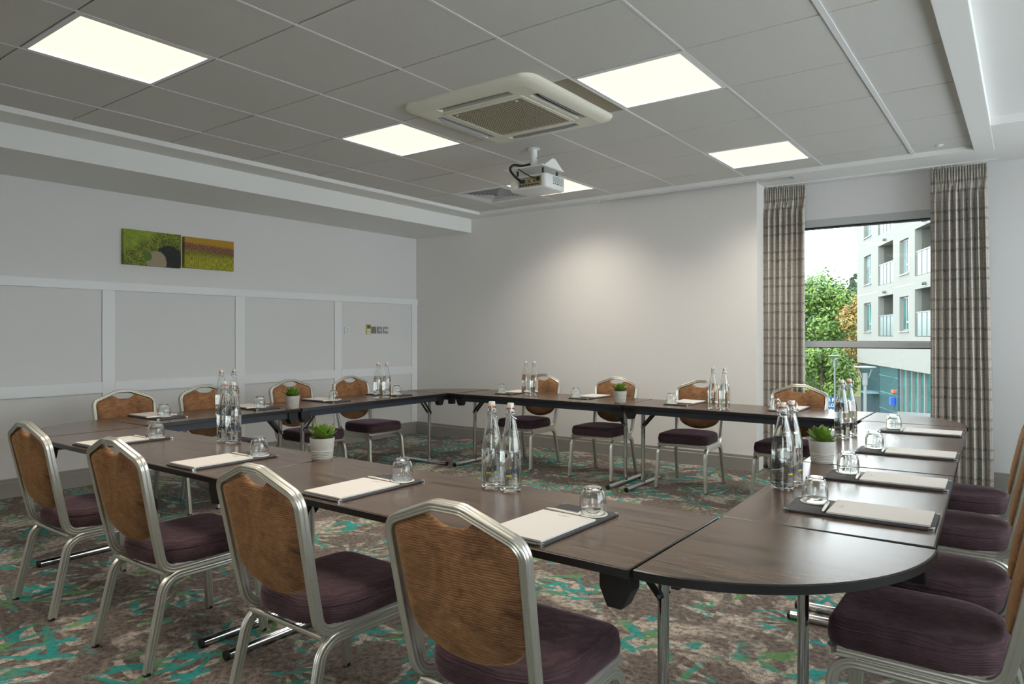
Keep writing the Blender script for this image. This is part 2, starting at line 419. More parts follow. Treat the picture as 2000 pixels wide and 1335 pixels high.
# --- left wall with applied panelling
wl = MB().box(XL-.12, XL, YF, YB, 0, 2.95).build('wall_left', 'wall'); struct(wl, 'pale grey wall with square white panelling below a rail', 'wall')
st = [(-1.03, -.93), (.24, .345), (1.515, 1.62), (2.79, 2.895), (4.07, 4.17), (5.34, 5.447), (6.615, YB)]
st0 = MB().box(0, .018, 0, .104, 0, 1.55).build('stile', 'trim', wl, bevel=.002); st0.location = (XL, st[0][0], .148)
for a, b in st[1:]: child(st0, wl, (XL, a, .148))
MB().box(XL, XL+.028, YF, YB-.001, 1.692, 1.768).build('dado_rail', 'trim', wl, bevel=.004)
edges = [YF] + [v for p in st for v in p]
pan_hi = None
for a, b in zip(edges[0::2], edges[1::2]):
    if b-a < .05: continue
    MB().box(XL-.01, XL+.003, a+.004, b-.004, .890, 1.690).build('wall_panel', 'wall', wl)
    MB().box(XL-.01, XL+.003, a+.004, b-.004, .152, .786).build('wall_panel', 'wall', wl)
    MB().box(XL, XL+.018, a, b, .789, .887).build('cross_rail', 'trim', wl, bevel=.002)
def baseboard(name, label, p0, p1, nrm):
    p0, p1, nrm = Vector(p0), Vector(p1), Vector(nrm)
    prof = [(0, 0), (.020, 0), (.020, .118), (.014, .124), (.014, .146), (.010, .150), (0, .150)]
    L = [[p + nrm*a + Vector((0, 0, b)) for a, b in prof] for p in (p0, p1)]
    return struct(MB().loops(L).build(name, 'base'), label, 'baseboard')
baseboard('baseboard_left', 'grey skirting board along the panelled wall', (XL, YF, 0), (XL, YB, 0), (1, 0, 0))
baseboard('baseboard_back', 'grey skirting board below the plain back wall', (XL, YB, 0), (RX+.02, YB, 0), (0, -1, 0))
baseboard('baseboard_window', 'grey skirting board below the window bay', (RX, YW, 0), (XR, YW, 0), (0, -1, 0))
baseboard('baseboard_right', 'grey skirting board along the side wall', (XR, YF, 0), (XR, YW, 0), (-1, 0, 0))
# --- back wall, bay return, window wall
wb = MB().box(XL-.12, RX, YB, YB+.5, 0, 2.95).build('wall_back', 'wall_back'); struct(wb, 'plain pale wall beside the window bay', 'wall')
WX0, WX1, WZ0, WZ1 = -1.90, -.45, .35, 2.36
ww = MB().box(RX, WX0, YW, YW+.25, 0, 2.95).box(WX1, XR+.1, YW, YW+.25, 0, 2.95).box(WX0, WX1, YW, YW+.25, 0, WZ0).box(WX0, WX1, YW, YW+.25, WZ1+.04, 2.95).build('wall_window', 'wall')
struct(ww, 'pale wall of the bay around the tall window', 'wall')
SY0, SY1, SZ0, SZ1 = 1.0, 6.6, .70, 2.50
wr = MB().box(XR, XR+.12, YF, SY0, 0, 3.0).box(XR, XR+.12, SY1, YW, 0, 3.0).box(XR, XR+.12, SY0, SY1, 0, SZ0).box(XR, XR+.12, SY0, SY1, SZ1, 3.0).build('wall_right', 'wall'); struct(wr, 'plain pale side wall beyond the window', 'wall')
FX0, FX1 = .1, 1.7
wf = MB().box(XL-.1, FX0, YF-.12, YF, 0, 3.0).box(FX1, XR+.1, YF-.12, YF, 0, 3.0).box(FX0, FX1, YF-.12, YF, 0, SZ0).box(FX0, FX1, YF-.12, YF, SZ1, 3.0).build('wall_front', 'wall'); struct(wf, 'plain pale wall opposite the plain back wall', 'wall')
# --- bulkhead over the panelled wall
bk = MB().box(XL, -5.59, YF, YB, 2.571, 2.95).build('trim_1', 'plaster'); struct(bk, 'long white boxed bulkhead above the panelled wall', 'bulkhead')
# --- tile ceiling
TP = .6864; GX, GY = -4.8708, 1.3829
TX0, TX1, TY0, TY1 = -5.33, -.325, GY-4*TP, 6.555
ce = MB().box(XL, XR+.1, YF, YW+.25, 2.95, 3.05).build('ceiling', 'plaster'); struct(ce, 'suspended ceiling of square grey mineral tiles', 'ceiling')
MB().box(TX0, TX1, TY0, TY1, 2.815, 2.83).build('ceiling_backing', 'gridbar_shade', ce)
gx = [TX0]+[GX+i*TP for i in range(0, 7)]+[TX1]; gy = [TY0]+[GY+j*TP for j in range(-3, 8)]+[TY1]
LIGHTS = [(1, -3), (4, -3), (1, 0), (4, 0), (1, 3), (4, 3), (1, 6), (4, 6)]
tcache = {}
for i in range(len(gx)-1):
    for j in range(len(gy)-1):
        ci, cj = i-1, j-4
        if (ci, cj) in LIGHTS or (ci, cj) == (0, 6): continue
        w, h = gx[i+1]-gx[i]-.014, gy[j+1]-gy[j]-.009
        mt = 'brown_tile' if (ci, cj) == (3, 3) else 'tile'
        key = (round(w, 3), round(h, 3), mt)
        if key not in tcache:
            o = MB().box(-w/2, w/2, -h/2, h/2, 0, .03).build('ceiling_tile', mt, ce, bevel=.0015); tcache[key] = o
        else: o = child(tcache[key], ce)
        o.location = ((gx[i]+gx[i+1])/2, (gy[j]+gy[j+1])/2, ZT+rnd.uniform(-.001, .001))
for i, x in enumerate(gx[1:-1]):
    hw = .014 if i == 6 else .0065; zb = ZT-.006 if i == 6 else ZT-.002
    MB().box(x-hw, x+hw, TY0, TY1, zb, ZT+.04).build('grid_bar', 'gridbar', ce)
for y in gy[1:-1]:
    MB().box(TX0, TX1, y-.004, y+.004, ZT+.006, ZT+.04).build('grid_bar', 'gridbar_shade', ce)
# --- plaster border frame around the tiles (lower than the tiles) and the soffits around it
BX1 = -.205
m = MB()
m.box(-5.59, TX0+.02, YF, YB, ZB, 2.95)
m.box(TX1-.012, BX1, YF, 6.637, ZB, 2.95)
m.box(TX0+.02, TX1-.012, TY1-.022, 6.637, ZB, 2.95)
m.box(TX0+.02, TX1-.012, YF, TY0+.02, ZB, 2.95)
tb = m.build('trim_2', 'plaster', bevel=.003); struct(tb, 'white plaster border framing the tiled ceiling', 'ceiling border')
m = MB()
ZS = 2.743; SL0, SL1 = -3.76, -1.73
m.box(-5.58, SL0, 6.637, YB, ZS, 2.95); m.box(SL1, XR, 6.637, YW, ZS, 2.95); m.box(RX, SL1, 6.75, YW, ZS, 2.95)
m.box(BX1, XR, 5.84, 6.637, ZS, 2.95); m.box(BX1, XR, YF, 5.84, 2.80, 2.95)
so = m.build('trim_3', 'plaster'); struct(so, 'white plaster soffit above the curtains and window bay', 'soffit')
sl = MB().box(SL0, SL1, 6.637, 6.75, 2.80, 2.83).box(SL0, SL1, 6.637, 6.645, 2.745, 2.80).build('trim_4', plain('shade_painted_slot_lining', (70, 70, 72), .7)); struct(sl, 'recessed dark ceiling slot above the plain back wall', 'ceiling slot')  # lining painted dark to stand in for the shade inside the slot

# --- window
win = bpy.data.objects.new('window_1', None); link(win); win.location = ((WX0+WX1)/2, YW+.1, WZ0)
tag(win, 'tall grey framed window with transom between the curtains', 'window', kind='structure')
def wpart(name, mb, mat, **k):
    o = mb.build(name, mat, win, **k); o.location = (-(WX0+WX1)/2, -(YW+.1), -WZ0); return o
f0 = YW+.05
wpart('window_head', MB().box(WX0, WX1, YW+.002, YW+.14, WZ1-.03, WZ1+.045), 'frame_grey', bevel=.004)
wpart('window_head_gasket', MB().box(WX0, WX1, YW+.03, YW+.12, WZ1-.042, WZ1-.03), 'gasket')
wpart('window_transom', MB().box(WX0, WX1, YW+.01, YW+.13, 1.180, 1.237), 'frame_grey', bevel=.004)
wpart('window_gasket', MB().box(WX0, WX1, YW+.03, YW+.12, 1.237, 1.242).box(WX0, WX1, YW+.03, YW+.12, 1.173, 1.180), 'gasket')
for a, b in ((WX0, WX0+.06), (WX1-.06, WX1)): wpart('window_jamb', MB().box(a, b, YW+.01, YW+.13, WZ0, WZ1-.03), 'frame_grey', bevel=.004)
wpart('window_sill', MB().box(WX0, WX1, YW-.02, YW+.14, WZ0-.03, WZ0+.05), 'trim', bevel=.005)
wpart('window_pane', MB().box(WX0+.05, WX1-.05, YW+.07, YW+.078, 1.23, WZ1-.03), 'pane')
wpart('window_pane', MB().box(WX0+.05, WX1-.05, YW+.07, YW+.078, WZ0+.04, 1.185), 'pane')

def added_window(name, label, origin, ax, L, z0, z1):  # out of view windows, added to bring cool daylight into the room
    """added two light window; ax = unit vector along the wall, local x runs along it"""
    w = bpy.data.objects.new(name, None); link(w); w.location = (*origin, z0); w.rotation_euler = (0, 0, math.atan2(ax[1], ax[0])); tag(w, label, 'window', kind='structure')
    h = z1-z0
    for a, b in ((0, .06), (L/2-.03, L/2+.03), (L-.06, L)): MB().box(a, b, -.04, .04, 0, h).build('window_jamb', 'frame_grey', w, bevel=.003)
    for a, b in ((0, .06), (h-.06, h)): MB().box(0, L, -.04, .04, a, b).build('window_rail', 'frame_grey', w, bevel=.003)
    for a, b in ((.05, L/2-.02), (L/2+.02, L-.05)): MB().box(a, b, -.003, .003, .05, h-.05).build('window_pane', 'pane', w)
added_window('added_window_2', 'unseen grey framed window added in the side wall for cool daylight', (XR+.06, SY0), (0, 1), SY1-SY0, SZ0, SZ1)
added_window('added_window_3', 'unseen grey framed window added opposite the plain back wall for cool daylight', (FX0, YF-.06), (1, 0), FX1-FX0, SZ0, SZ1)

# ================================================================== CEILING FITTINGS
names_l = {(1, -3): 'unseen', }
def light(i, j, label):
    cx, cy = GX+(i+.5)*TP, GY+(j+.5)*TP
    t = thing('ceiling_light', label, 'ceiling light', (cx, cy, ZT), 0, 'recessed square ceiling lights')
    h = TP/2-.005; g = h-.026
    fr = MB()
    for L in ([rrect(h, h, .003, 2), rrect(g, g, .002, 2)],):
        a, b = L
        fr.loops([[(x, y, .02) for x, y in a], [(x, y, -.001) for x, y in a], [(x, y, -.003) for x, y in b], [(x, y, .02) for x, y in b]], closed=True)
    fr.build('frame', 'gridbar', t)
    MB().box(-g, g, -g, g, .004, .014).build('diffuser', 'diffuser', t)
    ld = bpy.data.lights.new('lamp', 'AREA'); ld.shape = 'SQUARE'; ld.size = 2*g; ld.energy = LAMP_W; ld.color = (1, .93, .80); ld.spread = math.radians(126)
    lo = bpy.data.objects.new('lamp', ld); link(lo, t); lo.location = (0, 0, .003)
lab = {(1, 0): 'glowing square ceiling light above chairs of the row facing back wall',
       (4, 0): 'glowing square ceiling light opposite the window behind the air conditioner',
       (1, 3): 'glowing square ceiling light beside the air conditioner, toward panelled wall',
       (4, 3): 'glowing square ceiling light beside the air conditioner, next to brown infill tile',
       (1, 6): 'glowing square ceiling light behind the projector next to slatted air vent',
       (4, 6): 'glowing square ceiling light next to the plain wall and window curtains',
       (1, -3): 'glowing square ceiling light by the front wall, toward panelled wall',
       (4, -3): 'glowing square ceiling light by the front wall, toward side wall'}
for ij in LIGHTS: light(*ij, lab[ij])

# --- air conditioner cassette
ac = thing('air_conditioner', 'cream four way ceiling air conditioner cassette with square grille', 'air conditioner', (-2.755, 3.715, ZT))
R0 = rrect(.515, .520, .09, 6)
def rr(h, r, z): return [(x, y, z) for x, y in rrect(h, h+.005, r, 6)]
MB().loops([rr(.515, .09, 0), rr(.515, .09, -.012), rr(.508, .085, -.024), rr(.47, .06, -.040), rr(.425, .012, -.044), rr(.425, .012, -.02)], False, False).build('casing', 'cream_plastic', ac, smooth=50)
bp = [-.428, -.415, -.352, -.318, -.285, .285, .318, .352, .415, .428]
m = MB()
for a in range(9):
    for b in range(9):
        u = (bp[a]+bp[a+1])/2; v = (bp[b]+bp[b+1])/2
        su = .352 < abs(u) < .415 and abs(v) < .285; sv = .352 < abs(v) < .415 and abs(u) < .285
        if su or sv or (abs(u) < .318 and abs(v) < .318): continue
        m.box(bp[a], bp[a+1], bp[b], bp[b+1], -.044, -.02)
m.build('faceplate', 'cream_plastic', ac)
for k in range(4):
    ca, sa = math.cos(k*PI/2), math.sin(k*PI/2)
    R = Vector((ca, sa, 0)); T_ = Vector((-sa, ca, 0)); Z_ = Vector((0, 0, 1))
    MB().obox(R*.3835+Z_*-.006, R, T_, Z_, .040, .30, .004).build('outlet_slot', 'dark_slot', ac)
    tilt = (R*.55+Z_*-.83).normalized(); nn = tilt.cross(T_)
    fm = MB(); L = []
    for q in range(13):
        y = -.27+.54*q/12; e = .5+.5*min(1, (1-abs(y)/.27)*3)
        c = R*.398+T_*y+Z_*-.034
        L.append([c-tilt*.016*e+nn*.002, c+tilt*.016*e+nn*.002, c+tilt*.016*e-nn*.002, c-tilt*.016*e-nn*.002])
    fm.loops(L).build('louvre_flap', 'grey_metal', ac)
g = MB()
for L in ((.318, .285),): g.loops([[(x, y, z) for x, y in rrect(h, h, r, 4)] for h, r, z in ((.316, .02, -.03), (.316, .02, -.048), (.285, .005, -.048), (.285, .005, -.03))], closed=True)
gr = g.build('grille_frame', 'cream_plastic', ac, smooth=40)
m = MB(); N = 26
for k in range(1, N):
    p = -.285+.57*k/N
    m.box(p-.0028, p+.0028, -.285, .285, -.046, -.041); m.box(-.285, .285, p-.0028, p+.0028, -.046, -.041)
m.build('grille_lattice', plain('beige_lattice', (168, 160, 138), .6), gr)
MB().box(-.285, .285, -.285, .285, -.034, -.030).build('filter', plain('dark_brown_filter', (58, 52, 40), .9), gr)  # even dark brown backing behind the lattice
for sx in (-.24, .24): MB().box(sx-.008, sx+.008, -.27, -.255, -.052, -.047).build('latch', 'white_plastic', gr)

# --- air vent
av = thing('air_vent', 'square louvred air vent in ceiling behind the projector', 'air vent', (GX+.5*TP, GY+6.5*TP, ZT))
h = TP/2-.006
fr = MB().loops([[(x, y, z) for x, y in rrect(hh, hh, .003, 2)] for hh, z in ((h, .02), (h, -.002), (.275, -.004), (.275, .02))], closed=True).build('frame', 'gridbar', av)
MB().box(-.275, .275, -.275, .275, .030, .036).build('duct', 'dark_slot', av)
for k in range(9):
    a = .270-k*.029
    MB().loops([[(x, y, z) for x, y in rrect(hh, hh, .001, 1)] for hh, z in ((a, -.003), (a-.004, -.003), (a-.0055, .0005), (a-.0015, .0005))], closed=True).build('louvre', 'gridbar', av)
# --- smoke detector style disc
dt = MB().lathe([(.030, .0), (.030, -.006), (.022, -.012), (.010, -.015)], 20).build('sprinkler_disc', 'white_plastic', smooth=40); dt.location = (-.554, 6.358, ZT)
tag(dt, 'small white round sprinkler cover on corner ceiling tile', 'sprinkler')

# --- projector
PX, PY = -3.145, 4.60
pm = thing('projector_mount', 'white ceiling pole mount holding the projector', 'projector mount', (PX-.02, PY-.02, ZT))
MB().lathe([(.05, 0), (.05, -.006), (.027, -.008), (.027, -.07), (.029, -.07), (.029, -.165)], 20).build('pole', 'white_plastic', pm, smooth=40)
for sx in (-.036, .036): MB().cyl((sx, 0, -.075), (sx*.7, 0, -.075), .006, 8).build('wing_screw', 'steel', pm)
m = MB(); m.box(-.185, .185, -.150, .150, -.181, -.169)
m.build('plate', 'white_plastic', pm, bevel=.003)
tri = [(-.135, -.178), (.135, -.178), (.02, -.105), (-.02, -.105)]
MB().loops([[(.185+e, y, z) for y, z in tri] for e in (0, .006)]).build('side_bracket', 'white_plastic', pm)
pj_ = thing('projector', 'white projector hanging under the ceiling mount with cables', 'projector', (PX, PY, 2.435))
W, D, Hh = .178, .14, .115
def prj_loop(z, ins): return [(x, y, z) for x, y in rrect(W-ins, D-ins, .03, 5)]
MB().loops([prj_loop(0, .012), prj_loop(.006, .003), prj_loop(.02, 0), prj_loop(.095, 0), prj_loop(.109, .004), prj_loop(.115, .014)]).build('body', 'white_plastic', pj_, smooth=50)
bkp = MB().box(-.085, .135, -D-.002, -D+.004, .018, .095).build('connector_panel', plain('khaki_port_panel', (150, 142, 104), .5), pj_)  # connector panel in one even khaki tone
for k in range(7): MB().box(-.07+k*.027, -.054+k*.027, -D-.006, -D-.001, .028, .038).build('port', 'black', bkp)
for k in range(3): MB().cyl((.02+k*.025, -D-.007, .06), (.02+k*.025, -D-.001, .06), .006, 10).build('jack', 'steel' if k % 2 else 'black', bkp)
MB().box(.095, .12, -D-.012, -D-.001, .055, .085).build('power_socket', 'black', bkp)
MB().box(-.062, -.02, -D-.014, -D-.001, .05, .075).build('video_plug', plain('navy_plug', (30, 42, 80), .5), bkp)
MB().loops([[(-.125+.032*math.cos(a), -D+q, .058+.035*math.sin(a)) for a in [2*PI*k/20 for k in range(20)]] for q in (-.008, .0)]).build('speaker_grille', 'cream_plastic', pj_, smooth=40)
vg = MB().box(W-.003, W+.0015, -.045, .10, .055, .098).build('vent_panel', plain('teal_grey_vent', (96, 122, 122), .5), pj_)
for k in range(5): MB().box(W, W+.004, -.042+k*.03, -.034+k*.03, .055, .098).build('vent_slat', 'white_plastic', vg)
for k in range(4): MB().box(W, W+.004, -.045, .10, .060+k*.010, .063+k*.010).build('vent_slat', 'white_plastic', vg)
for k in range(6): MB().cyl((W-.002, -.035+k*.024, .044), (W+.002, -.035+k*.024, .044), .006, 8).build('vent_hole', 'black', vg)
for sx, sy in ((-.12, -.1), (.12, -.1), (.12, .1), (-.12, .1)): MB().cyl((sx, sy, .113), (sx, sy, .165), .008, 10).build('mount_stud', 'black', pj_)
MB().lathe([(.035, 0), (.035, .02), (.028, .025)], 20).build('lens', 'black', pj_).matrix_local = Matrix.Translation((.06, D, .06)) @ Matrix.Rotation(-PI/2, 4, 'X')
def cable(name, pts, r, label):
    P = [Vector(p) for p in pts]; out = []
    for i in range(len(P)-1):
        p0, p1, p2, p3 = P[max(i-1, 0)], P[i], P[i+1], P[min(i+2, len(P)-1)]
        for k in range(8):
            t = k/8; out.append(.5*((2*p1)+(p2-p0)*t+(2*p0-5*p1+4*p2-p3)*t*t+(3*p1-p0-3*p2+p3)*t**3))
    out.append(P[-1]); o = MB().sweep(out, circ(r, 8)).build(name, 'cable', smooth=60); return tag(o, label, 'cable')
cable('projector_cable', [(PX-.045, PY-.03, 2.66), (PX-.07, PY-.11, 2.635), (PX-.11, PY-.17, 2.635), (PX-.13, PY-.19, 2.60), (PX-.10, PY-.18, 2.55), (PX-.05, PY-.155, 2.50)], .010, 'thick black cable looping into the back of the projector')
cable('projector_cable', [(PX-.045, PY-.04, 2.645), (PX-.07, PY-.15, 2.61), (PX-.03, PY-.18, 2.575), (PX+.04, PY-.165, 2.53), (PX+.10, PY-.15, 2.505)], .004, 'thin black power cable at the projector connector panel')

# ================================================================== CURTAINS
def curtain(name, label, x0, x1, yc, seed, zt=2.715, flare=0):
    r = random.Random(seed); NX, NZ = 150, 44; folds = 8
    ph = [r.uniform(-.6, .6) for _ in range(folds+2)]; am = [r.uniform(.7, 1.15) for _ in range(folds+2)]
    v, f, uv = [], [], []
    zs = [zt-(zt-.015)*(k/NZ)**1.0 for k in range(NZ+1)]
    arc = 1.75
    for k, z in enumerate(zs):
        d = zt-z
        head = 1-min(1, max(0, (d-.10)/.10))           # pleated heading
        body = 1-head
        for i in range(NX+1):
            u = i/NX; q = u*folds; fi = int(min(q, folds-1)); fr_ = q-fi
            a = am[fi]*(1-fr_)+am[fi+1]*fr_; p = ph[fi]*(1-fr_)+ph[fi+1]*fr_
            yb = .046*a*math.sin(2*PI*q+p+.25*math.sin(z*1.3+fi)) + .012*math.sin(4*PI*q+2*p)
            yh = .014*math.sin(2*PI*u*folds*2.5) + .006*math.sin(2*PI*q*5)
            pinch = math.exp(-((d-.17)/.035)**2)
            y = yc + body*(1-.6*pinch)*yb + head*yh - .034*pinch*max(0, math.sin(2*PI*q*1.0))
            w = x1-x0 + flare*min(1, d/2.5)
            xx = x0+w*u + .010*body*math.sin(4*PI*q+p)
            v.append((xx, y, z)); uv.append((u*arc, z))
    for k in range(NZ):
        for i in range(NX):
            a = k*(NX+1)+i; f.append((a, a+1, a+NX+2, a+NX+1))
    me = bpy.data.meshes.new(name); me.from_pydata(v, [], f); ul = me.uv_layers.new(name='UVMap')
    for lp in me.loops: ul.data[lp.index].uv = uv[lp.vertex_index]
    me.materials.append(M['curtain']); me.shade_smooth()
    t = thing(name, label, 'curtain', ((x0+x1)/2, yc, 0), 0, 'tartan curtains at the window')
    o = bpy.data.objects.new('drape', me); link(o, t); o.location = (-(x0+x1)/2, -yc, 0)
    sm = o.modifiers.new('thickness', 'SOLIDIFY'); sm.thickness = .003
    for k in range(9):
        xx = x0+(x1-x0)*(k+.5)/9
        hk = MB().box(-.003, .003, -.003, .003, 0, .02).build('hook', 'white_plastic', t); hk.location = (xx-(x0+x1)/2, 0, zt-.003)
curtain('curtain', 'tartan curtain hanging beside the end of the plain back wall', -2.105, -1.685, 6.95, 3)
curtain('curtain', 'tartan curtain hanging on the side wall side of the window', -.668, -.270, 6.95, 11, flare=.045)
ct = MB().box(-2.05, -.2, 6.94, 6.965, 2.732, 2.755).build('curtain_track', 'white_plastic', bevel=.003); tag(ct, 'slim white curtain track under the soffit', 'curtain track')

# ================================================================== WALL ITEMS
def canvas(label, y0, y1, z0, z1, mat):
    t = thing('canvas_picture', label, 'picture', (XL, (y0+y1)/2, (z0+z1)/2))
    w, h = (y1-y0)/2, (z1-z0)/2
    v = [(.001, -w, -h), (.001, w, -h), (.001, w, h), (.001, -w, h), (.046, -w, -h), (.046, w, -h), (.046, w, h), (.046, -w, h)]
    f = [(4, 5, 6, 7), (0, 4, 7, 3), (5, 1, 2, 6), (7, 6, 2, 3), (0, 1, 5, 4), (0, 3, 2, 1)]
    me = bpy.data.meshes.new('canvas'); me.from_pydata(v, [], f); ul = me.uv_layers.new(name='UVMap')
    for lp in me.loops:
        p = v[lp.vertex_index]; e = 0 if p[0] > .02 else .06
        ul.data[lp.index].uv = (min(1.06, max(-.06, (p[1]+w)/(2*w)+(e if p[1] > 0 else -e))), min(1.06, max(-.06, (p[2]+h)/(2*h)+(e if p[2] > 0 else -e))))
    me.materials.append(M[mat]); o = bpy.data.objects.new('canvas', me); link(o, t)
canvas('small canvas print of mossy garden stones and fern', 2.955, 3.480, 1.934, 2.250, 'pic1')
canvas('small canvas print of yellow green grass field', 3.515, 4.030, 1.944, 2.243, 'pic2')
def plate(name, label, y, z, w, h, mat, fn=None):
    t = thing(name, label, 'wall plate', (XL+.003, y, z))
    MB().box(0, .010, -w/2, w/2, -h/2, h/2).build('faceplate', mat, t, bevel=.002)
    if fn: fn(t)
def sock(t):
    for dz in (-.02, .015): MB().box(.010, .012, -.012, .012, dz, dz+.006).build('port', 'grey_metal', t)
plate('wall_socket', 'white square wall socket beside a panelling stile', 5.535, 1.352, .086, .086, 'white_plastic', sock)
def thermo(t):
    MB().box(.010, .013, -.024, .026, .012, .050).build('display', plain('lcd_grey', (92, 100, 88), .3), t)
    MB().box(.010, .016, -.028, .028, -.024, .004).build('button', 'white_plastic', t); MB().box(.010, .014, -.028, .028, -.058, -.032).build('lower_flap', 'cream_plastic', t)
plate('thermostat', 'yellowed thermostat with display at end of the switch row', 5.868, 1.366, .080, .125, plain('yellowed_plastic', (196, 182, 110), .5), thermo)
plate('blank_plate', 'brown blank wall plate beside the thermostat', 5.952, 1.358, .082, .086, plain('bronze_plate', (134, 124, 108), .5))
def sw(t): MB().box(.010, .017, -.008, .008, -.014, .014).build('switch_rocker', 'white_plastic', t)
plate('light_switch', 'steel light switch plate with one white rocker', 6.050, 1.358, .082, .086, 'grey_metal', sw)
def sw2(t):
    for q in (-.024, 0, .024): MB().box(.010, .016, q-.008, q+.008, -.016, .016).build('switch_rocker', 'white_plastic', t)
plate('light_switch', 'steel light switch plate with several white rockers', 6.155, 1.358, .082, .086, 'grey_metal', sw2)

# ================================================================== TABLES
TZ = .712; TH = .024
def table_parts(t, L, W, legs, inset=.24, blocks=((-1, 1), (1, 1), (-1, -1), (1, -1)), foot=(-.30, .32)):
    """L along local x, W along local y; local +y is the side facing the middle of the square."""
    h = MB(); h.box(-L/2+.004, L/2-.004, -W/2+.004, W/2-.004, -.004, 0); h.build('table_top', 'wood', t, bevel=.001)
    e = MB().loops([[(x, y, z) for x, y in rrect(L/2-q, W/2-q, .006, 2)] for q, z in ((.004, -.0005), (.0, -.003), (0, -TH), (.004, -TH-.002))]); e.build('edge_band', 'edge', t, smooth=30)
    for yy in (-W/2+.20, W/2-.055):
        MB().box(-L/2+.05, L/2-.05, yy-.012, yy+.012, -TH-.052, -TH-.001).build('apron_rail', 'apron', t, bevel=.002)
    for s in (-1, 1): MB().box(s*(L/2-.05)-.010, s*(L/2-.05)+.010, -W/2+.07, W/2-.07, -TH-.05, -TH-.001).build('apron_end', 'apron', t)
    for sx, sy in blocks:
        cx, cy = sx*(L/2-.055), sy*(W/2-.055)
        pr = [(-.045, 0), (.045, 0), (.045, -.045), (.020, -.095), (-.022, -.095), (-.045, -.045)]
        MB().loops([[(cx+a, cy+q, -TH+b) for a, b in pr] for q in (-.028, .028)]).build('corner_block', 'black', t, bevel=.004)
    for x, d in legs:
        y = W/2-inset
        lg = MB().cyl((x, y, -TH-.03), (x, y, -TZ+.03), .0175, 18).build('leg', 'chrome', t, smooth=50)
        fb = MB().cyl((x, foot[0], -TZ+.0195), (x, foot[1], -TZ+.0195), .0185, 18).build('foot_bar', 'chrome', lg, smooth=50)
        for yy, s in ((foot[0], -1), (foot[1], 1)): MB().cyl((x, yy, -TZ+.0195), (x, yy+s*.012, -TZ+.0195), .0193, 18).build('end_cap', 'black', lg, smooth=50)
        for q in (-.024, .024):
            p0 = Vector((x, y+q, -TH-.175)); p1 = Vector((x+d*.125, y+q, -TH-.035)); ax = (p1-p0).normalized(); nn = Vector((0, 1, 0)); cr = ax.cross(nn)
            MB().obox((p0+p1)/2, ax, nn, cr, (p1-p0).length/2+.008, .0025, .011).build('brace', 'black', t, bevel=.001)
        MB().cyl((x, y-.032, -TH-.173), (x, y+.032, -TH-.173), .006, 10).build('brace_pivot', 'steel', t)
def table(label, cx, cy, L, W, rz, legs, foot=(-.30, .32), **k):
    t = thing('folding_table', label, 'table', (cx, cy, TZ), rz, 'folding tables set in a square'); table_parts(t, L, W, legs, foot=foot, **k); return t
def span(a, b): return ((a+b)/2, abs(b-a))
# near row (chairs sit at y<1.58, facing the plain back wall)
W_ = .635; WL = .60; NYC = 2.215-W_/2
for (a, b), lb in (((-4.537, -2.677), 'dark wood folding table of the row facing back wall, toward the panelled wall'), ((-2.667, -.803), 'dark wood folding table of the row facing back wall, toward the side wall')):
    c, L = span(a, b); table(lb, c, NYC, L, W_, 0, ((-L/2+.09, 1), (L/2-.085, -1)), foot=(-.325, .29))
# far row, along the plain back wall
FYC = 5.265+W_/2
for (a, b), lb in (((-4.615, -2.750), 'dark wood folding table before back wall, toward the panelled wall'), ((-2.740, -.935), 'dark wood folding table before back wall, toward the window')):
    c, L = span(a, b); table(lb, c, FYC, L, W_, PI, ((-L/2+.08, 1), (L/2-.08, -1)), foot=(-.245, .385))
# left row, along the panelled wall (local +y -> world +x)
for (a, b), lb in (((2.225, 3.472), 'short dark wood folding table along the panelled wall'), ((3.482, 5.262), 'long dark wood folding table along the panelled wall')):
    c, L = span(a, b); xo = -4.62-.028*(c-2.2)
    table(lb, xo-WL/2, c, L, WL, -PI/2+.028, ((-L/2+.08, 1), (L/2-.13 if a > 3 else L/2-.08, -1)), foot=(-.26, .36), inset=.165)
# right row (local +y -> world -x)
W2 = .60
for (a, b), lb in (((2.238, 3.410), 'short dark wood folding table of the row by the window'), ((3.420, 5.262), 'long dark wood folding table of the row by the window')):
    c, L = span(a, b); xi = -.803-.034*(c-2.2)
    table(lb, xi+W2/2, c, L, W2, PI/2+.034, ((-L/2+.07, 1), (L/2-.07, -1)), foot=(-.27, .33))
def wedge(label, corner, a0, rx, ry):
    """quarter round table; corner = inner corner, a0 = start angle, extends to a0+90deg"""
    t = thing('corner_table', label, 'table', (corner[0], corner[1], TZ), a0, 'quarter round corner tables'); n = 22
    def loop(q, z):
        pts = [(q, q, z)]
        for k in range(n+1):
            a = PI/2*k/n; pts.append((q+(rx-2*q)*math.cos(a) if k else rx-q, q+(ry-2*q)*math.sin(a) if k < n else ry-q, z))
        return pts
    def lp(q, z):
        pts = [(q, q, z)]
        for k in range(n+1):
            a = PI/2*k/n; pts.append((max(q, (rx-q)*math.cos(a)), max(q, (ry-q)*math.sin(a)), z))
        return pts
    MB().loops([lp(.004, -.004), lp(.004, 0)]).build('table_top', 'wood_cross', t)
    MB().loops([lp(.004, -.0005), lp(0, -.003), lp(0, -TH), lp(.004, -TH-.002)]).build('edge_band', 'edge', t, smooth=30)
    MB().box(.06, rx-.12, .05, .07, -TH-.05, -TH-.001).build('apron_rail', 'apron', t); MB().box(.05, .07, .06, ry-.12, -TH-.05, -TH-.001).build('apron_rail', 'apron', t)
    MB().box(.02, .075, .02, .075, -TH-.085, -TH-.001).build('corner_block', 'black', t, bevel=.004)
wedge('quarter round corner table joining the window row and row facing back wall', (-.797, 2.229), -PI/2, .64, .60)
wedge('quarter round corner table beside panelled wall, joining row facing back wall', (-4.545, 2.217), PI, .64, .635)
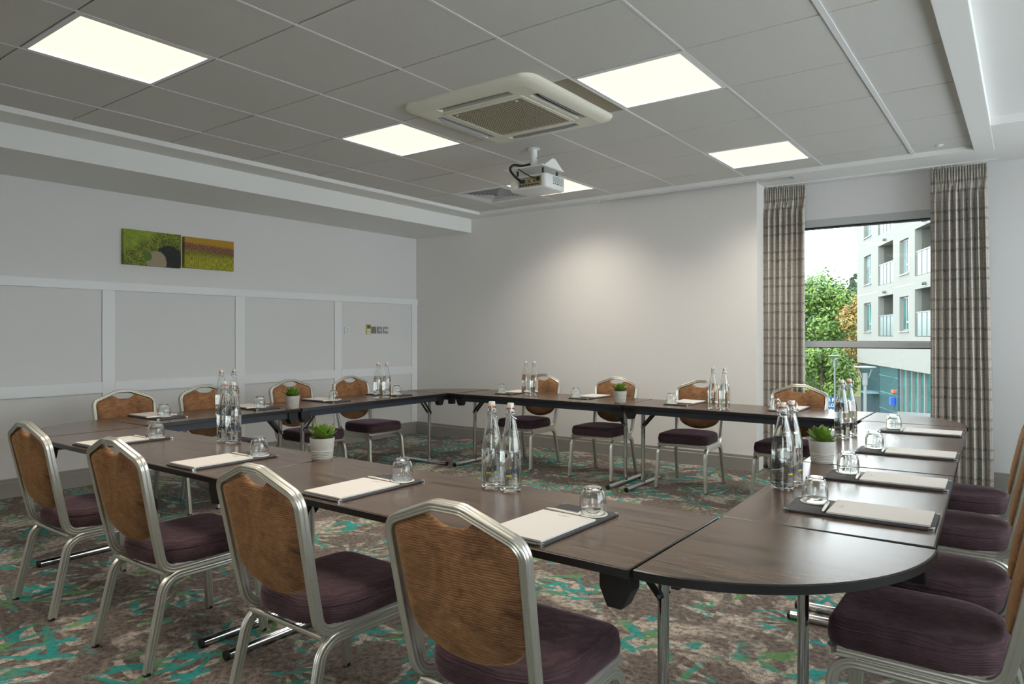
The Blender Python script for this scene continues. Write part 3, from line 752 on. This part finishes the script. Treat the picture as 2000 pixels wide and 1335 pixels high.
wedge('quarter round corner table in the corner of panelled and back wall', (-4.640, 5.275), PI/2, .625, .64)
wedge('quarter round corner table in front of the window curtain', (-.925, 5.275), 0, .625, .62)

# ================================================================== CHAIRS
PROF = []
def _profile(hx, hy, n=9, groove=.0022, rc=.12):
    # rounded bar with two grooves along each face
    out = []
    for q in range(4):
        for k in range(n):
            t = -1+2*(k+.5)/n; edge = max(0, abs(t)-.72)/.28
            dip = groove*(.5+.5*math.cos(3*PI*t+PI))*(1 if abs(t) < .8 else .2) if abs(t) < .8 else 0
            ins = .30*edge**2
            a = (1-ins*.45)-dip/hx; b = t*(1-.06*edge)
            c = [(a, b), (-b, a), (-a, -b), (b, -a)][q]
            out.append((c[0]*hx, c[1]*hy))
    return out
PROF = _profile(.0120, .0165)
def make_chair():
    t = thing('banquet_chair', '', 'chair')
    for s in (-1, 1):
        path = fillet([(s*.212, -.255, 0.006), (s*.200, -.180, .350), (s*.200, .222, .350), (s*.214, .252, 0.006)], [.075, .065], 8)
        i0, i1 = 10, len(path)-10
        # the legs bend into the side rail
        rear = path[:10]; rail = path[9:len(path)-9]; front = path[len(path)-10:]
        for seg in (rear, front):
            lg = MB().sweep(seg, PROF, (1, 0, 0)).build('leg', 'alu', t, smooth=35)
            p = seg[0] if seg is rear else seg[-1]
            MB().cyl((p.x, p.y, 0), (p.x, p.y, .012), .0135, 12).build('glide', 'black', lg)
        MB().sweep(rail, PROF, (1, 0, 0)).build('side_rail', 'alu', t, smooth=35)
    pts = [(-.198, .215, .375), (-.196, -.186, .375), (-.205, -.226, .56), (-.215, -.276, .816), (-.045, -.293, .881), (.045, -.293, .881), (.215, -.276, .816), (.205, -.226, .56), (.196, -.186, .375), (.198, .215, .375)]
    bf = fillet(pts, [.065, .5, .050, .07, .07, .050, .5, .065], 6)
    MB().sweep(bf, PROF, (1, 0, 0)).build('back_frame', 'alu', t, smooth=35)
    MB().sweep([(-.198, .222, .372), (-.19, .232, .372), (0, .236, .372), (.19, .232, .372), (.198, .222, .372)], [(a*.8, b*.9) for a, b in PROF], (0, 0, 1)).build('front_rail', 'alu', t, smooth=35)
    MB().cyl((-.195, -.175, .36), (.195, -.175, .36), .009, 10).build('rear_rail', 'alu', t, smooth=50)
    # seat cushion
    base = rrect(.214, .222, (.06, .06, .15, .15), 8, 0, .026)
    def lp(ins, z, cr=0):
        k = 1-ins/.214; return [(x*k, .026+(y-.026)*(1-ins/.222), z+cr*(1-(x/.214)**2)*.0) for x, y in base]
    loops = [lp(.020, .384), lp(.004, .388), lp(0, .396), lp(-.002, .420), lp(.001, .439), lp(.005, .443), lp(.001, .447), lp(.006, .457), lp(.018, .464), lp(.045, .468), lp(.10, .470), lp(.16, .471), lp(.200, .471)]
    MB().loops(loops).build('seat', 'purple', t, smooth=60)
    # backrest pad
    half = [(0, .470), (.05, .474), (.105, .489), (.155, .516), (.180, .552), (.188, .60), (.192, .66), (.196, .72), (.200, .785), (.196, .806), (.170, .820), (.13, .836), (.088, .851), (.070, .848), (.052, .836), (.03, .829), (0, .827)]
    out = half + [(-u, w) for u, w in reversed(half[1:-1])]
    fine = []
    n = len(out)
    for i in range(n):
        p0, p1, p2, p3 = [Vector((*out[(i+d) % n], 0)) for d in (-1, 0, 1, 2)]
        for k in range(3):
            q = k/3; fine.append(.5*((2*p1)+(p2-p0)*q+(2*p0-5*p1+4*p2-p3)*q*q+(3*p1-p0-3*p2+p3)*q**3))
    cw = .672
    def yl(z): return -.186-.211*(z-.375)
    def bl(k, off): return [(p.x*k, yl(cw+(p.y-cw)*k)+off, cw+(p.y-cw)*k) for p in fine]
    loops = [bl(.10, -.021), bl(.5, -.020), bl(.8, -.016), bl(.94, -.010), bl(.985, -.003), bl(1, .006), bl(.99, .013), bl(.95, .020), bl(.85, .026), bl(.5, .031), bl(.10, .033)]
    MB().loops(loops).build('backrest', 'gold', t, smooth=70)
    return t
proto = make_chair(); first = [True]
def chair(x, y, rz, label, group):
    o = proto if first[0] else copy_tree(proto); first[0] = False
    o.location = (x, y, 0); o.rotation_euler = (0, 0, rz); o['label'] = label; o['group'] = group
nx = [-3.785, -2.915, -1.945, -1.140]
for k, (x, dr) in enumerate(zip(nx, (.0, .01, -.02, .015))): chair(x, 1.568, dr, f'brown velvet banquet chair, {ORD[k]} from panelled wall, in row facing back wall', 'chairs facing the plain back wall')
lx = [(-5.115, 2.458), (-5.120, 3.10), (-5.120, 3.912), (-5.125, 4.617)]
for k, (x, y) in enumerate(lx): chair(x, y, -PI/2+(.0, .02, -.02, .0)[k], f'gold velvet banquet chair along panelled wall, {ORD[3-k]} from the plain back wall', 'chairs along the panelled wall')
fx = [(-4.05, 5.75), (-3.17, 5.72), (-2.335, 5.755), (-1.505, 5.72)]
for k, (x, y) in enumerate(fx): chair(x, y, PI+(.0, .02, .05, -.02)[k], f'gold velvet banquet chair before plain back wall, {ORD[k]} from the panelled wall', 'chairs before the plain back wall')
rx_ = [(-.235, 2.42), (-.240, 2.94), (-.250, 3.74), (-.270, 4.47)]
for k, (x, y) in enumerate(rx_): chair(x, y, PI/2+(.0, .0, .01, .02)[k], f'purple seated banquet chair of the window row, {ORD[3-k]} from the window', 'chairs of the window row')

# ================================================================== TABLE SETTINGS
def text_mesh(body, size, align='CENTER', bold=False):
    cu = bpy.data.curves.new('t', 'FONT'); cu.body = body; cu.size = size; cu.align_x = align; cu.resolution_u = 3
    if bold: cu.offset = size*.025
    o = bpy.data.objects.new('t', cu); COL.objects.link(o)
    dg = bpy.context.evaluated_depsgraph_get(); me = bpy.data.meshes.new_from_object(o.evaluated_get(dg)); bpy.data.objects.remove(o); bpy.data.curves.remove(cu)
    return me
BW, BL = .216, .436
def proto_board():
    t = thing('writing_board', '', 'board')
    MB().loops([[(x, y, z) for x, y in rrect(BW/2-q, BL/2-q, .008, 3)] for q, z in ((.002, 0), (0, .002), (0, .007), (.002, .009))]).build('board', 'board', t, smooth=40)
    for sx in (-1, 1):
        for sy in (-1, 1):
            MB().loops([[(sx*(BW/2-.0005), sy*(BL/2-.0005), z), (sx*(BW/2-.018), sy*(BL/2-.0005), z), (sx*(BW/2-.0005), sy*(BL/2-.018), z)] for z in (.0005, .0096)]).build('metal_corner', 'steel', t)
    return t
def proto_pad():
    t = thing('notepad', '', 'notepad'); MB().box(-.100, .100, -.205, .085, 0, .006).build('paper_block', 'paper', t, bevel=.0008)
    m = MB()
    for x0, x1, y0 in ((-.008, .008, .064), (-.026, .026, .056), (-.014, .014, .050)): m.box(x0, x1, y0, y0+.0022, .0060, .0063)
    m.build('printed_heading', 'print_grey', t); return t
def proto_pen():
    t = thing('pen', '', 'pen')
    MB().loops([[(x, r*math.cos(a), r*math.sin(a)+.005) for a in [2*PI*k/10 for k in range(10)]] for x, r in ((-.068, .0014), (-.058, .0038), (-.035, .0050), (.055, .0050), (.064, .0040), (.066, .0028))]).build('barrel', 'pen', t, smooth=50)
    MB().box(.02, .062, -.0015, .0015, .0098, .0116).build('clip', 'steel', t); MB().cyl((.066, 0, .005), (.073, 0, .005), .0022, 8).build('button', 'steel', t); return t
def proto_coaster():
    t = thing('coaster', '', 'coaster'); MB().lathe([(.0465, 0), (.047, .0006), (.047, .0024), (.0465, .003)], 36).build('disc', 'coaster', t, smooth=40)
    MB().lathe([(.018, .0030), (.018, .0033), (.014, .0033), (.014, .0030)], 24, cap0=False, cap1=False).build('printed_ring', 'print_grey', t)
    return t
def proto_glass():
    t = thing('tumbler', '', 'glass')
    outer = [(.0385, 0), (.0395, .001), (.0425, .016), (.0432, .032), (.0410, .052), (.0355, .070), (.0290, .081), (.0260, .0845), (.024, .0855)]
    inner = [(.0235, .0790), (.0305, .0725), (.0375, .052), (.0402, .032), (.0396, .016), (.0368, .001), (.0372, 0)]
    n = 40
    MB().loops([[(r*math.cos(2*PI*k/n), r*math.sin(2*PI*k/n), z) for k in range(n)] for r, z in [(.0225, .0725)][:0]+outer], False, True)
    L = [[(r*math.cos(2*PI*k/n), r*math.sin(2*PI*k/n), z) for k in range(n)] for r, z in [(.002, .0805), (.014, .0803)]+inner+outer+[(.012, .0856), (.002, .0856)]]
    MB().loops(L, True, True).build('glass_body', 'glass', t, smooth=60); return t
def proto_bottle():
    t = thing('water_bottle', '', 'bottle'); n = 40
    out = [(.034, 0), (.0385, .002), (.0405, .009), (.0408, .016), (.0405, .028), (.0405, .142), (.0412, .146), (.0405, .150), (.0398, .165), (.0370, .183), (.0310, .210), (.0255, .234), (.0205, .258), (.0175, .276), (.0165, .286), (.0185, .289), (.0185, .294), (.0160, .297), (.0165, .304), (.0150, .309), (.0130, .310)]
    inn = [(max(.009, r-.0032), z) for r, z in out if z > .012][::-1]
    inn[0] = (.0095, .3095)
    prof = out+inn+[(.033, .0125), (.018, .016), (.002, .017)]
    L = [[(r*math.cos(2*PI*k/n), r*math.sin(2*PI*k/n), z) for k in range(n)] for r, z in [(.002, .006), (.022, .005)]+prof]
    MB().loops(L, True, True).build('glass_body', 'glass', t, smooth=50)
    wz = .203; wp = [(r-.0029, z) for r, z in out if .013 < z < wz]
    L = [[(r*math.cos(2*PI*k/n), r*math.sin(2*PI*k/n), z) for k in range(n)] for r, z in [(.002, .0168), (.018, .0157), (.033, .0122)]+wp+[(.0300, wz), (.02, wz), (.002, wz)]]
    MB().loops(L, True, True).build('water', 'water', t, smooth=50)
    MB().lathe([(.0105, .302), (.0128, .312), (.0128, .327), (.0115, .330)], 20).build('stopper', 'cap', t, smooth=40)
    MB().lathe([(.0140, .3095), (.0150, .311), (.0140, .3135)], 20).build('gasket_ring', 'red', t, smooth=60)
    w = MB()
    for s in (-1, 1):
        w.sweep(fillet([(0, s*.013, .322), (0, s*.0195, .322), (0, s*.0235, .300), (0, s*.0205, .288)], [.003, .01], 4), circ(.0017, 6))
        w.sweep([(0, s*.0195+.004*math.cos(a), .286+.004*math.sin(a)) for a in [2*PI*k/10 for k in range(10)]], circ(.0016, 6), closed=True)
    w.sweep([(.0185*math.cos(a), .0195*math.sin(a), .290) for a in [2*PI*k/24 for k in range(24)]], circ(.0016, 6), closed=True)
    w.sweep(fillet([(0, -.020, .284), (.020, -.018, .272), (.024, 0, .268), (.020, .018, .272), (0, .020, .284)], [.006, .01, .006], 4), circ(.0017, 6))
    w.build('wire_bail', 'steel', t, smooth=60)
    # printed logo wrapped on the glass, read through the bottle (mirrored)
    def wrap(body, size, z, mat, name, dx=0, bold=False):
        me = text_mesh(body, size, bold=bold); R = .0412
        for v in me.vertices:
            a = -(v.co.x+dx)/R; zz = z+v.co.y
            v.co = (R*math.sin(a), -R*math.cos(a), zz)
        me.materials.clear(); me.materials.append(M[mat]); o = bpy.data.objects.new(name, me); link(o, t)
    wrap('lrio', .030, .070, 'navy', 'logo', 0, True); wrap('water', .010, .060, 'yellow', 'logo_caption', .012, True); wrap('ground', .009, .048, 'navy', 'logo_strapline')
    wrap('v', .014, .089, 'yellow', 'logo_crown', .004, True)
    return t
def proto_plant(seed):
    r = random.Random(seed); t = thing('potted_succulent', '', 'plant')
    prof = [(.046, 0), (.047, .003)]
    for k in range(5): z = .006+k*.0075; prof += [(.0472+z*.11, z), (.0490+z*.11, z+.003), (.0472+z*.11, z+.006)]
    prof += [(.0530, .050), (.0580, .098), (.0575, .1005), (.0545, .1005), (.0535, .088), (.002, .088)]
    pot = MB().lathe(prof, 36).build('pot', 'pot', t, smooth=45)
    m = MB()
    for k in range(170):
        a, q = r.uniform(0, 2*PI), .05*math.sqrt(r.random()); c = Vector((q*math.cos(a), q*math.sin(a), .088)); d = Vector((r.uniform(-1, 1), r.uniform(-1, 1), r.uniform(.6, 1.6))).normalized()
        sd = d.orthogonal().normalized()*.002; b = len(m.v); tip = c+d*r.uniform(.008, .018)
        m.v += [tuple(c-sd), tuple(c+sd), tuple(tip)]; m.f.append((b, b+1, b+2))
    mo = m.build('moss_topping', 'moss', t); mo['kind'] = 'stuff'
    lm = MB(); L = []
    for k in range(8):
        q = k/7; w = .0195*math.sin(PI*min(.98, .12+.86*q**.9))**.75*(1 if q < .6 else 1)+.0006; y = .064*q; zc = .012*q*q
        L.append([(w*math.cos(a)*1, y, zc+.0045*(math.sin(a)+.5*math.cos(a)**2)*(1-.6*q)) for a in [2*PI*j/10 for j in range(10)]])
    lf = lm.loops(L).build('leaf', 'leaf', t, smooth=60)
    spots = []
    for ring, (n, tilt, zz, sc, off) in enumerate(((9, .38, .094, 1.16, .004), (8, .78, .099, 1.06, .35), (6, 1.12, .103, .86, .1), (3, 1.38, .105, .60, .3))):
        for k in range(n): spots.append((2*PI*k/n+off+r.uniform(-.15, .15), tilt+r.uniform(-.12, .12), zz, sc*r.uniform(.85, 1.15)))
    for i, (a, tl, zz, sc) in enumerate(spots):
        o = lf if i == 0 else child(lf, t)
        o.matrix_local = Matrix.Translation((0, 0, zz)) @ Matrix.Rotation(a, 4, 'Z') @ Matrix.Rotation(tl, 4, 'X') @ Matrix.Translation((0, .008, 0)) @ Matrix.Scale(sc, 4)
    return t
PB, PP, PE, PC, PG = proto_board(), proto_pad(), proto_pen(), proto_coaster(), proto_glass()
used = set()
def put(p, loc, rz, label, group):
    o = p if p not in used else copy_tree(p); used.add(p)
    o.location = loc; o.rotation_euler = (0, 0, rz); o['label'] = label; o['group'] = group; return o
def setting(cx, cy, rz, where, group, lat=.05, gin=.068, pen=(-.03, .1), penr=0):
    ca, sa = math.cos(rz), math.sin(rz)
    def at(x, y): return (cx+ca*x-sa*y, cy+sa*x+ca*y)
    z = TZ+.0002
    put(PB, (cx, cy, z), rz, f'black writing board {where}', 'writing boards '+group)
    put(PP, (cx, cy, z+.0100), rz, f'white notepad on the black board {where}', 'notepads '+group)
    put(PE, (*at(pen[0], pen[1]), z+.0102), rz+penr, f'slim pale pen beside the notepad {where}', 'pens '+group)
    g = at(lat, BL/2-gin)
    put(PC, (*g, z+.0102), rz+rnd.uniform(0, 6), f'round cream coaster under the upturned tumbler {where}', 'coasters '+group)
    put(PG, (*g, z+.0136), rz, f'upturned glass tumbler on cream coaster {where}', 'tumblers '+group)
for k, (x, rz) in enumerate(zip((-3.985, -3.003, -2.040, -1.180), (.03, .02, 0, -.03))):
    setting(x, 1.815, rz, f'facing back wall, {ORD[k]} from panelled wall', 'facing the back wall', pen=(-.035, .103), penr=-.05)
for k, y in enumerate((2.512, 3.278, 4.012, 4.770)):
    setting(-5.015, y, -PI/2+(.0, .0, .02, .05)[k], f'along panelled wall, {ORD[3-k]} from back wall', 'along the panelled wall', lat=.0, gin=.12, pen=(.07, .11), penr=.2)
for k, (x, y) in enumerate(((-4.165, 5.69), (-3.298, 5.70), (-2.355, 5.685), (-1.505, 5.70))):
    setting(x, y, PI+(.05, -.02, .0, .0)[k], f'before back wall, {ORD[k]} from panelled wall', 'before the back wall', lat=.06, gin=.065, pen=(-.03, .10))
for k, (x, y) in enumerate(((-.442, 2.525), (-.455, 3.150), (-.478, 3.925), (-.512, 4.820))):
    setting(x, y, PI/2+.03, f'in the window row, {ORD[3-k]} from window', 'in the window row', lat=.045, gin=.07, pen=(-.03, .10), penr=.05)
PBt = proto_bottle()
XP = ('nearer the panelled wall', 'nearer the side wall'); YP = ('farther from back wall', 'nearer back wall')
BOT = [((-1.663, 2.122), (-1.570, 2.118), 'row facing back wall, side wall end', XP, .6),
       ((-3.562, 2.155), (-3.468, 2.150), 'row facing back wall, panelled end', XP, .6),
       ((-4.745, 2.845), (-4.760, 2.955), 'short table along panelled wall', YP, .9),
       ((-4.830, 4.455), (-4.820, 4.555), 'long table along panelled wall', YP, .9),
       ((-3.915, 5.525), (-3.815, 5.525), 'tables before back wall, panelled end', XP, .2),
       ((-2.010, 5.415), (-1.912, 5.400), 'tables before back wall, window end', XP, .2),
       ((-.752, 2.760), (-.745, 2.860), 'short table of the window row', YP, 1.3),
       ((-.848, 4.310), (-.833, 4.440), 'long table of the window row', YP, 1.3)]
for a, b, where, nm, rz in BOT:
    for q, p in enumerate((a, b)):
        put(PBt, (*p, TZ+.0003), rz+q*.12, f'water bottle {nm[q]}, in pair on {where}', 'swing top water bottles in pairs')
for k, ((x, y), lb) in enumerate((((-2.690, 2.128), 'succulent in pale concrete pot on the row facing back wall'), ((-4.735, 3.452), 'succulent in pale concrete pot on tables along panelled wall'),
                                  ((-2.845, 5.435), 'succulent in pale concrete pot on tables before plain back wall'), ((-.762, 3.440), 'succulent in pale concrete pot on tables of the window row'))):
    p = proto_plant(20+k); p.location = (x, y, TZ+.0003); p.rotation_euler = (0, 0, k*1.3); p['label'] = lb; p['group'] = 'potted succulents on the tables'

# ================================================================== OUTSIDE
GZ = -4.2
gd = MB().box(-90, 60, 9, 130, GZ-.3, GZ).build('ground', 'asphalt'); struct(gd, 'grey car park ground outside the window', 'ground')
bkf = MB().loops([[(x, 58, GZ), (x, 66, -1.2), (x, 110, -.5), (x, 110, GZ)] for x in (-60, 20)]).build('grass_bank', 'bank'); struct(bkf, 'olive grass bank below the trees outside', 'ground')
A = Vector((-8.631, 48.321, 0)); E1 = Vector((.375, -.927, 0)); IN = Vector((.927, .375, 0)); UP = Vector((0, 0, 1))
bd = thing('apartment_building', 'white apartment building with balconies outside the window', 'building', (A.x, A.y, GZ))
bd.rotation_euler = (0, 0, math.atan2(-.927, .375))        # local x along the facade, local y into the building
FZ = 2.81; B0 = -GZ
def zb(z): return z+B0
sb = [0, 1.79, 3.53, 5.12, 8.09, 9.25, 10.75, 11.72, 14.70, 26.0]
zl = [-.42]; holes = set()
for k in range(3): zl += [1.21+k*FZ, 1.48+k*FZ, 3.18+k*FZ, 3.41+k*FZ]
zl.append(3.41+2*FZ+.55)
m = MB()
for i in range(len(sb)-1):
    for j in range(len(zl)-1):
        kind = i
        zc = (zl[j]+zl[j+1])/2; ph = (zc-1.21) % FZ; fl_i = (zc-1.21)/FZ
        inb = fl_i > 0 and ph < 2.2; inw = fl_i > 0 and .27 < ph < 1.97
        if (i in (3, 7) and inb) or (i in (1, 5) and inw): continue
        m.box(sb[i], sb[i+1], 0, .32, zb(zl[j]), zb(zl[j+1]))
m.build('facade_wall', 'facade', bd)
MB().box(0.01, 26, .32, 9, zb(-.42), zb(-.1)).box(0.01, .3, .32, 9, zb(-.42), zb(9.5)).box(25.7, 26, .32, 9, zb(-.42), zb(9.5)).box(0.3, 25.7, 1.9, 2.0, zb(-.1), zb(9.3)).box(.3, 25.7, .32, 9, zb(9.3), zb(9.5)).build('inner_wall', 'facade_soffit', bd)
for k in range(3):
    MB().box(.02, 4.9, -.004, .004, zb(3.70+k*FZ), zb(3.73+k*FZ)).build('facade_joint', 'frame_grey', bd)
    MB().box(8.25, 11.6, -.004, .004, zb(3.70+k*FZ), zb(3.73+k*FZ)).build('facade_joint', 'frame_grey', bd)
    for a, b in ((1.79, 3.53), (9.25, 10.75)):
        z0, z1 = zb(1.48+k*FZ), zb(3.18+k*FZ); xm = a+(b-a)*.42; zt_ = z0+.45
        wn = MB()
        for x0, x1, y0, y1 in ((a, a+.09, z0, z1), (b-.09, b, z0, z1), (a, b, z0, z0+.09), (a, b, z1-.09, z1), (xm-.05, xm+.05, z0, z1), (xm, b, zt_-.05, zt_+.05)): wn.box(x0, x1, .14, .22, y0, y1)
        w_ = wn.build('window', 'white_mullion', bd)
        gm = 'tealglass' if k == 0 else 'paleglass'
        for x0, x1, y0, y1 in ((a+.09, xm-.05, z0+.09, z1-.09), (xm+.05, b-.09, z0+.09, zt_-.05), (xm+.05, b-.09, zt_+.05, z1-.09)): MB().box(x0, x1, .17, .19, y0, y1).build('pane', gm, w_)
        MB().box(a-.05, b+.05, -.06, .2, z0-.06, z0).build('window_ledge', 'white_mullion', bd)
    for a, b in ((5.12, 8.09), (11.72, 14.70)):
        z0, z1 = zb(1.21+k*FZ), zb(3.41+k*FZ)
        br = MB().box(a, b, 1.62, 1.70, z0, z1).build('balcony_back_wall', 'brick', bd)
        MB().box(a+1.7, a+2.6, 1.55, 1.62, z0, z1-.15).build('balcony_door', 'tealglass', br)
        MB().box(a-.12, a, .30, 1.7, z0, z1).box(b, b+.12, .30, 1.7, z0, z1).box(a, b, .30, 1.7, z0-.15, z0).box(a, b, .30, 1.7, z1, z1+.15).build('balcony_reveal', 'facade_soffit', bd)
        rl = MB().box(a+.15, b, .02, .09, z0+1.10, z0+1.16).build('balcony_rail', 'post', bd)
        for q in range(4):
            x0 = a+.2+q*(b-a-.2)/4; MB().box(x0, x0+(b-a-.2)/4-.06, .05, .06, z0+.03, z0+1.10).build('glass_panel', 'balglass', rl)
            MB().box(x0-.03, x0, .03, .08, z0, z0+1.12).build('baluster', 'post', rl)
        MB().cyl((a+1.6, -.18, z1+.17), (a+1.6, .02, z1+.20), .07, 10).build('facade_lamp', 'post', bd)
# recessed glazed ground floor
MB().box(.55, 4.9, .10, 3, 0, zb(-.42)).build('corner_pillar', 'darkpillar', bd)
dp = MB().box(4.9, 8.5, .12, .3, 0, zb(-.42)).build('dark_cladding', 'darkpanel', bd)
for q in range(4): MB().box(4.9, 8.5, .105, .12, .55+q*.9, .57+q*.9).build('cladding_joint', 'paleglass', dp)
MB().box(8.5, 26, .34, .40, 0, zb(-.42)).build('shopfront_glass', 'tealglass', bd)
for q in range(18): MB().box(8.5+q*.95, 8.62+q*.95, .22, .34, 0, zb(-.42)).build('shopfront_mullion', 'white_mullion', bd)
rp = MB(); rp.loops([[(x, y, zb(-2.75)+(x-8.9)*.09+d) for y, d in ((.08, 0), (.16, 0), (.16, .16), (.08, .16))] for x in (8.5, 18)]).build('ramp_handrail', 'white_mullion', bd)
for q in range(12): MB().box(8.9+q*.55, 8.96+q*.55, .09, .15, 0, zb(-2.75)+q*.05).build('ramp_baluster', 'white_mullion', bd)
MB().box(3.3, 4.9, -.6, .1, zb(-2.02), zb(-1.95)).build('door_canopy', 'paleglass', bd)
for x, y, z, s, mt in ((7.75, -.1, zb(-2.35), .35, 'bluebin'), ): MB().box(x, x+.30, y, y+.2, z, z+.40).build('letter_box', mt, bd)
MB().box(7.7, 8.05, .0, .12, zb(-1.72), zb(-1.58)).build('alarm_box', plain('orange_red_box', (205, 90, 60), .5), bd)
def lamp(label, x, y, ztop, w):
    t = thing('street_lamp', label, 'street lamp', (x, y, GZ), .3, 'street lamps outside'); h = ztop-GZ
    MB().cyl((0, 0, 0), (0, 0, h-.5), .045, 14).build('post', 'post', t, smooth=50); MB().cyl((0, 0, h-.5), (0, 0, h-.16), .07, 14).build('collar', 'post', t, smooth=50)
    MB().lathe([(w*.15, -.03), (w*.42, -.012), (w*.5, .005), (w*.49, .03), (.05, .05)], 24, (0, 0, h)).build('lamp_head', 'post', t, smooth=50)
    for s in (-1, 1): MB().cyl((s*.08, 0, h-.3), (s*w*.3, 0, h-.04), .018, 8).build('strut', 'post', t)
lamp('grey street lamp in front of the trees', -7.092, 34.541, .32, .58); lamp('grey street lamp in front of the dark building corner', -3.739, 22.1, .36, .58)
lw = MB().box(-30, -8.9, 55, 55.3, GZ, -3.1).build('low_wall', 'lowwall'); tag(lw, 'low pale boundary wall below the trees outside', 'wall')
sg = thing('car_park_sign', 'blue car park sign with white lettering outside', 'sign', (-9.0, 43.1, GZ), .45)
MB().box(-.75, .75, -.03, .03, .9, 1.95).build('sign_board', 'signblue', sg)
for s in (-.55, .55): MB().cyl((s, .05, 0), (s, .05, 1.9), .035, 10).build('sign_post', 'post', sg)
for q, tx in enumerate(('CAR PARK', 'FREE LOUNGE', 'AVAILABLE')):
    me = text_mesh(tx, .25, bold=True); me.materials.clear(); me.materials.append(M['paper']); o = bpy.data.objects.new('lettering', me); link(o, sg); o.location = (0, -.034, 1.68-q*.30); o.rotation_euler = (PI/2, 0, 0)
def tree(name, label, x, y, z0, h, rx, rz_, kind, n, seed, leaf=.20, conifer=False):
    r = random.Random(seed); t = thing(name, label, 'tree', (x, y, z0), 0, 'trees outside the window')
    MB().cyl((0, 0, -.6), (0, 0, h*.75), .16, 10, .06).build('trunk', 'bark', t, smooth=60)
    blobs = []
    for k in range(16 if not conifer else 40):
        if conifer: q = k/39; blobs.append((Vector((r.uniform(-.2, .2), r.uniform(-.2, .2), h*(.25+.75*q))), max(.15, rx*(1-q))))
        else:
            a = r.uniform(0, 2*PI); e = r.uniform(-.9, 1); rad = math.sqrt(1-min(.99, e*e))*rx*.72
            blobs.append((Vector((rad*math.cos(a), rad*math.sin(a), h-rz_+e*rz_*.72)), rx*r.uniform(.32, .5)))
    V, F = [], []
    for k in range(n):
        c, br = blobs[k % len(blobs)]; d = Vector((r.gauss(0, 1), r.gauss(0, 1), r.gauss(0, 1))).normalized(); p = c+d*br*r.uniform(.55, 1.06)
        nrm = (d+Vector((r.uniform(-.8, .8), r.uniform(-.8, .8), r.uniform(-.2, 1.0)))).normalized(); a = nrm.orthogonal().normalized(); a = Matrix.Rotation(r.uniform(0, 6.3), 3, nrm) @ a; b_ = nrm.cross(a); s = leaf*r.uniform(.6, 1.2); b = len(V)
        V += [tuple(p-a*s), tuple(p+b_*s*.45), tuple(p+a*s), tuple(p-b_*s*.45)]; F.append((b, b+1, b+2, b+3))
    me = bpy.data.meshes.new('foliage'); me.from_pydata(V, [], F); me.materials.append(M['tleaf'][kind]); o = bpy.data.objects.new('foliage', me); link(o, t); o['kind'] = 'stuff'
T = [('broadleaf_tree', 'broad mid green tree filling behind the bright green tree', -16.4, 70, -3.0, 9.6, 5.0, 5.0, 1, 9000, 12, .26),
     ('broadleaf_tree', 'tall bright green tree in the middle beyond the car park', -13.6, 60, -3.4, 9.5, 3.3, 4.6, 0, 15000, 1, .18),
     ('broadleaf_tree', 'tall mid green tree beside the tartan curtain', -18.6, 62, -3.2, 9.2, 3.6, 4.4, 1, 9000, 2, .20),
     ('broadleaf_tree', 'rusty olive tree next to the white building', -9.6, 57.5, -3.0, 8.3, 1.9, 4.0, 2, 8000, 3, .16),
     ('conifer_tree', 'dark conifer rising behind the rusty olive tree', -12.4, 68, -2.4, 9.0, 2.0, 4.0, 3, 6000, 4, .18),
     ('broadleaf_tree', 'low bright green tree behind the street lamp', -10.9, 49.2, -4.2, 5.0, 1.9, 2.3, 0, 9000, 5, .14),
     ('broadleaf_tree', 'low dark green tree beside the tartan curtain', -13.9, 52.2, -4.2, 5.6, 2.0, 2.6, 1, 8000, 6, .15),
     ('broadleaf_tree', 'mid green tree half hidden behind the white building', -5.0, 64, -3.0, 9.0, 3.2, 4.4, 1, 4000, 8, .24),
     ('broadleaf_tree', 'bright green tree at the far end of the row of trees', -27, 60, -3.4, 9.6, 3.8, 4.6, 0, 4000, 9, .26)]
for nm, lb, x, y, z0, h, rx, rz_, kd, n, sd, lf in T: tree(nm, lb, x, y, z0, h, rx, rz_, kd, n, sd, lf, nm == 'conifer_tree')
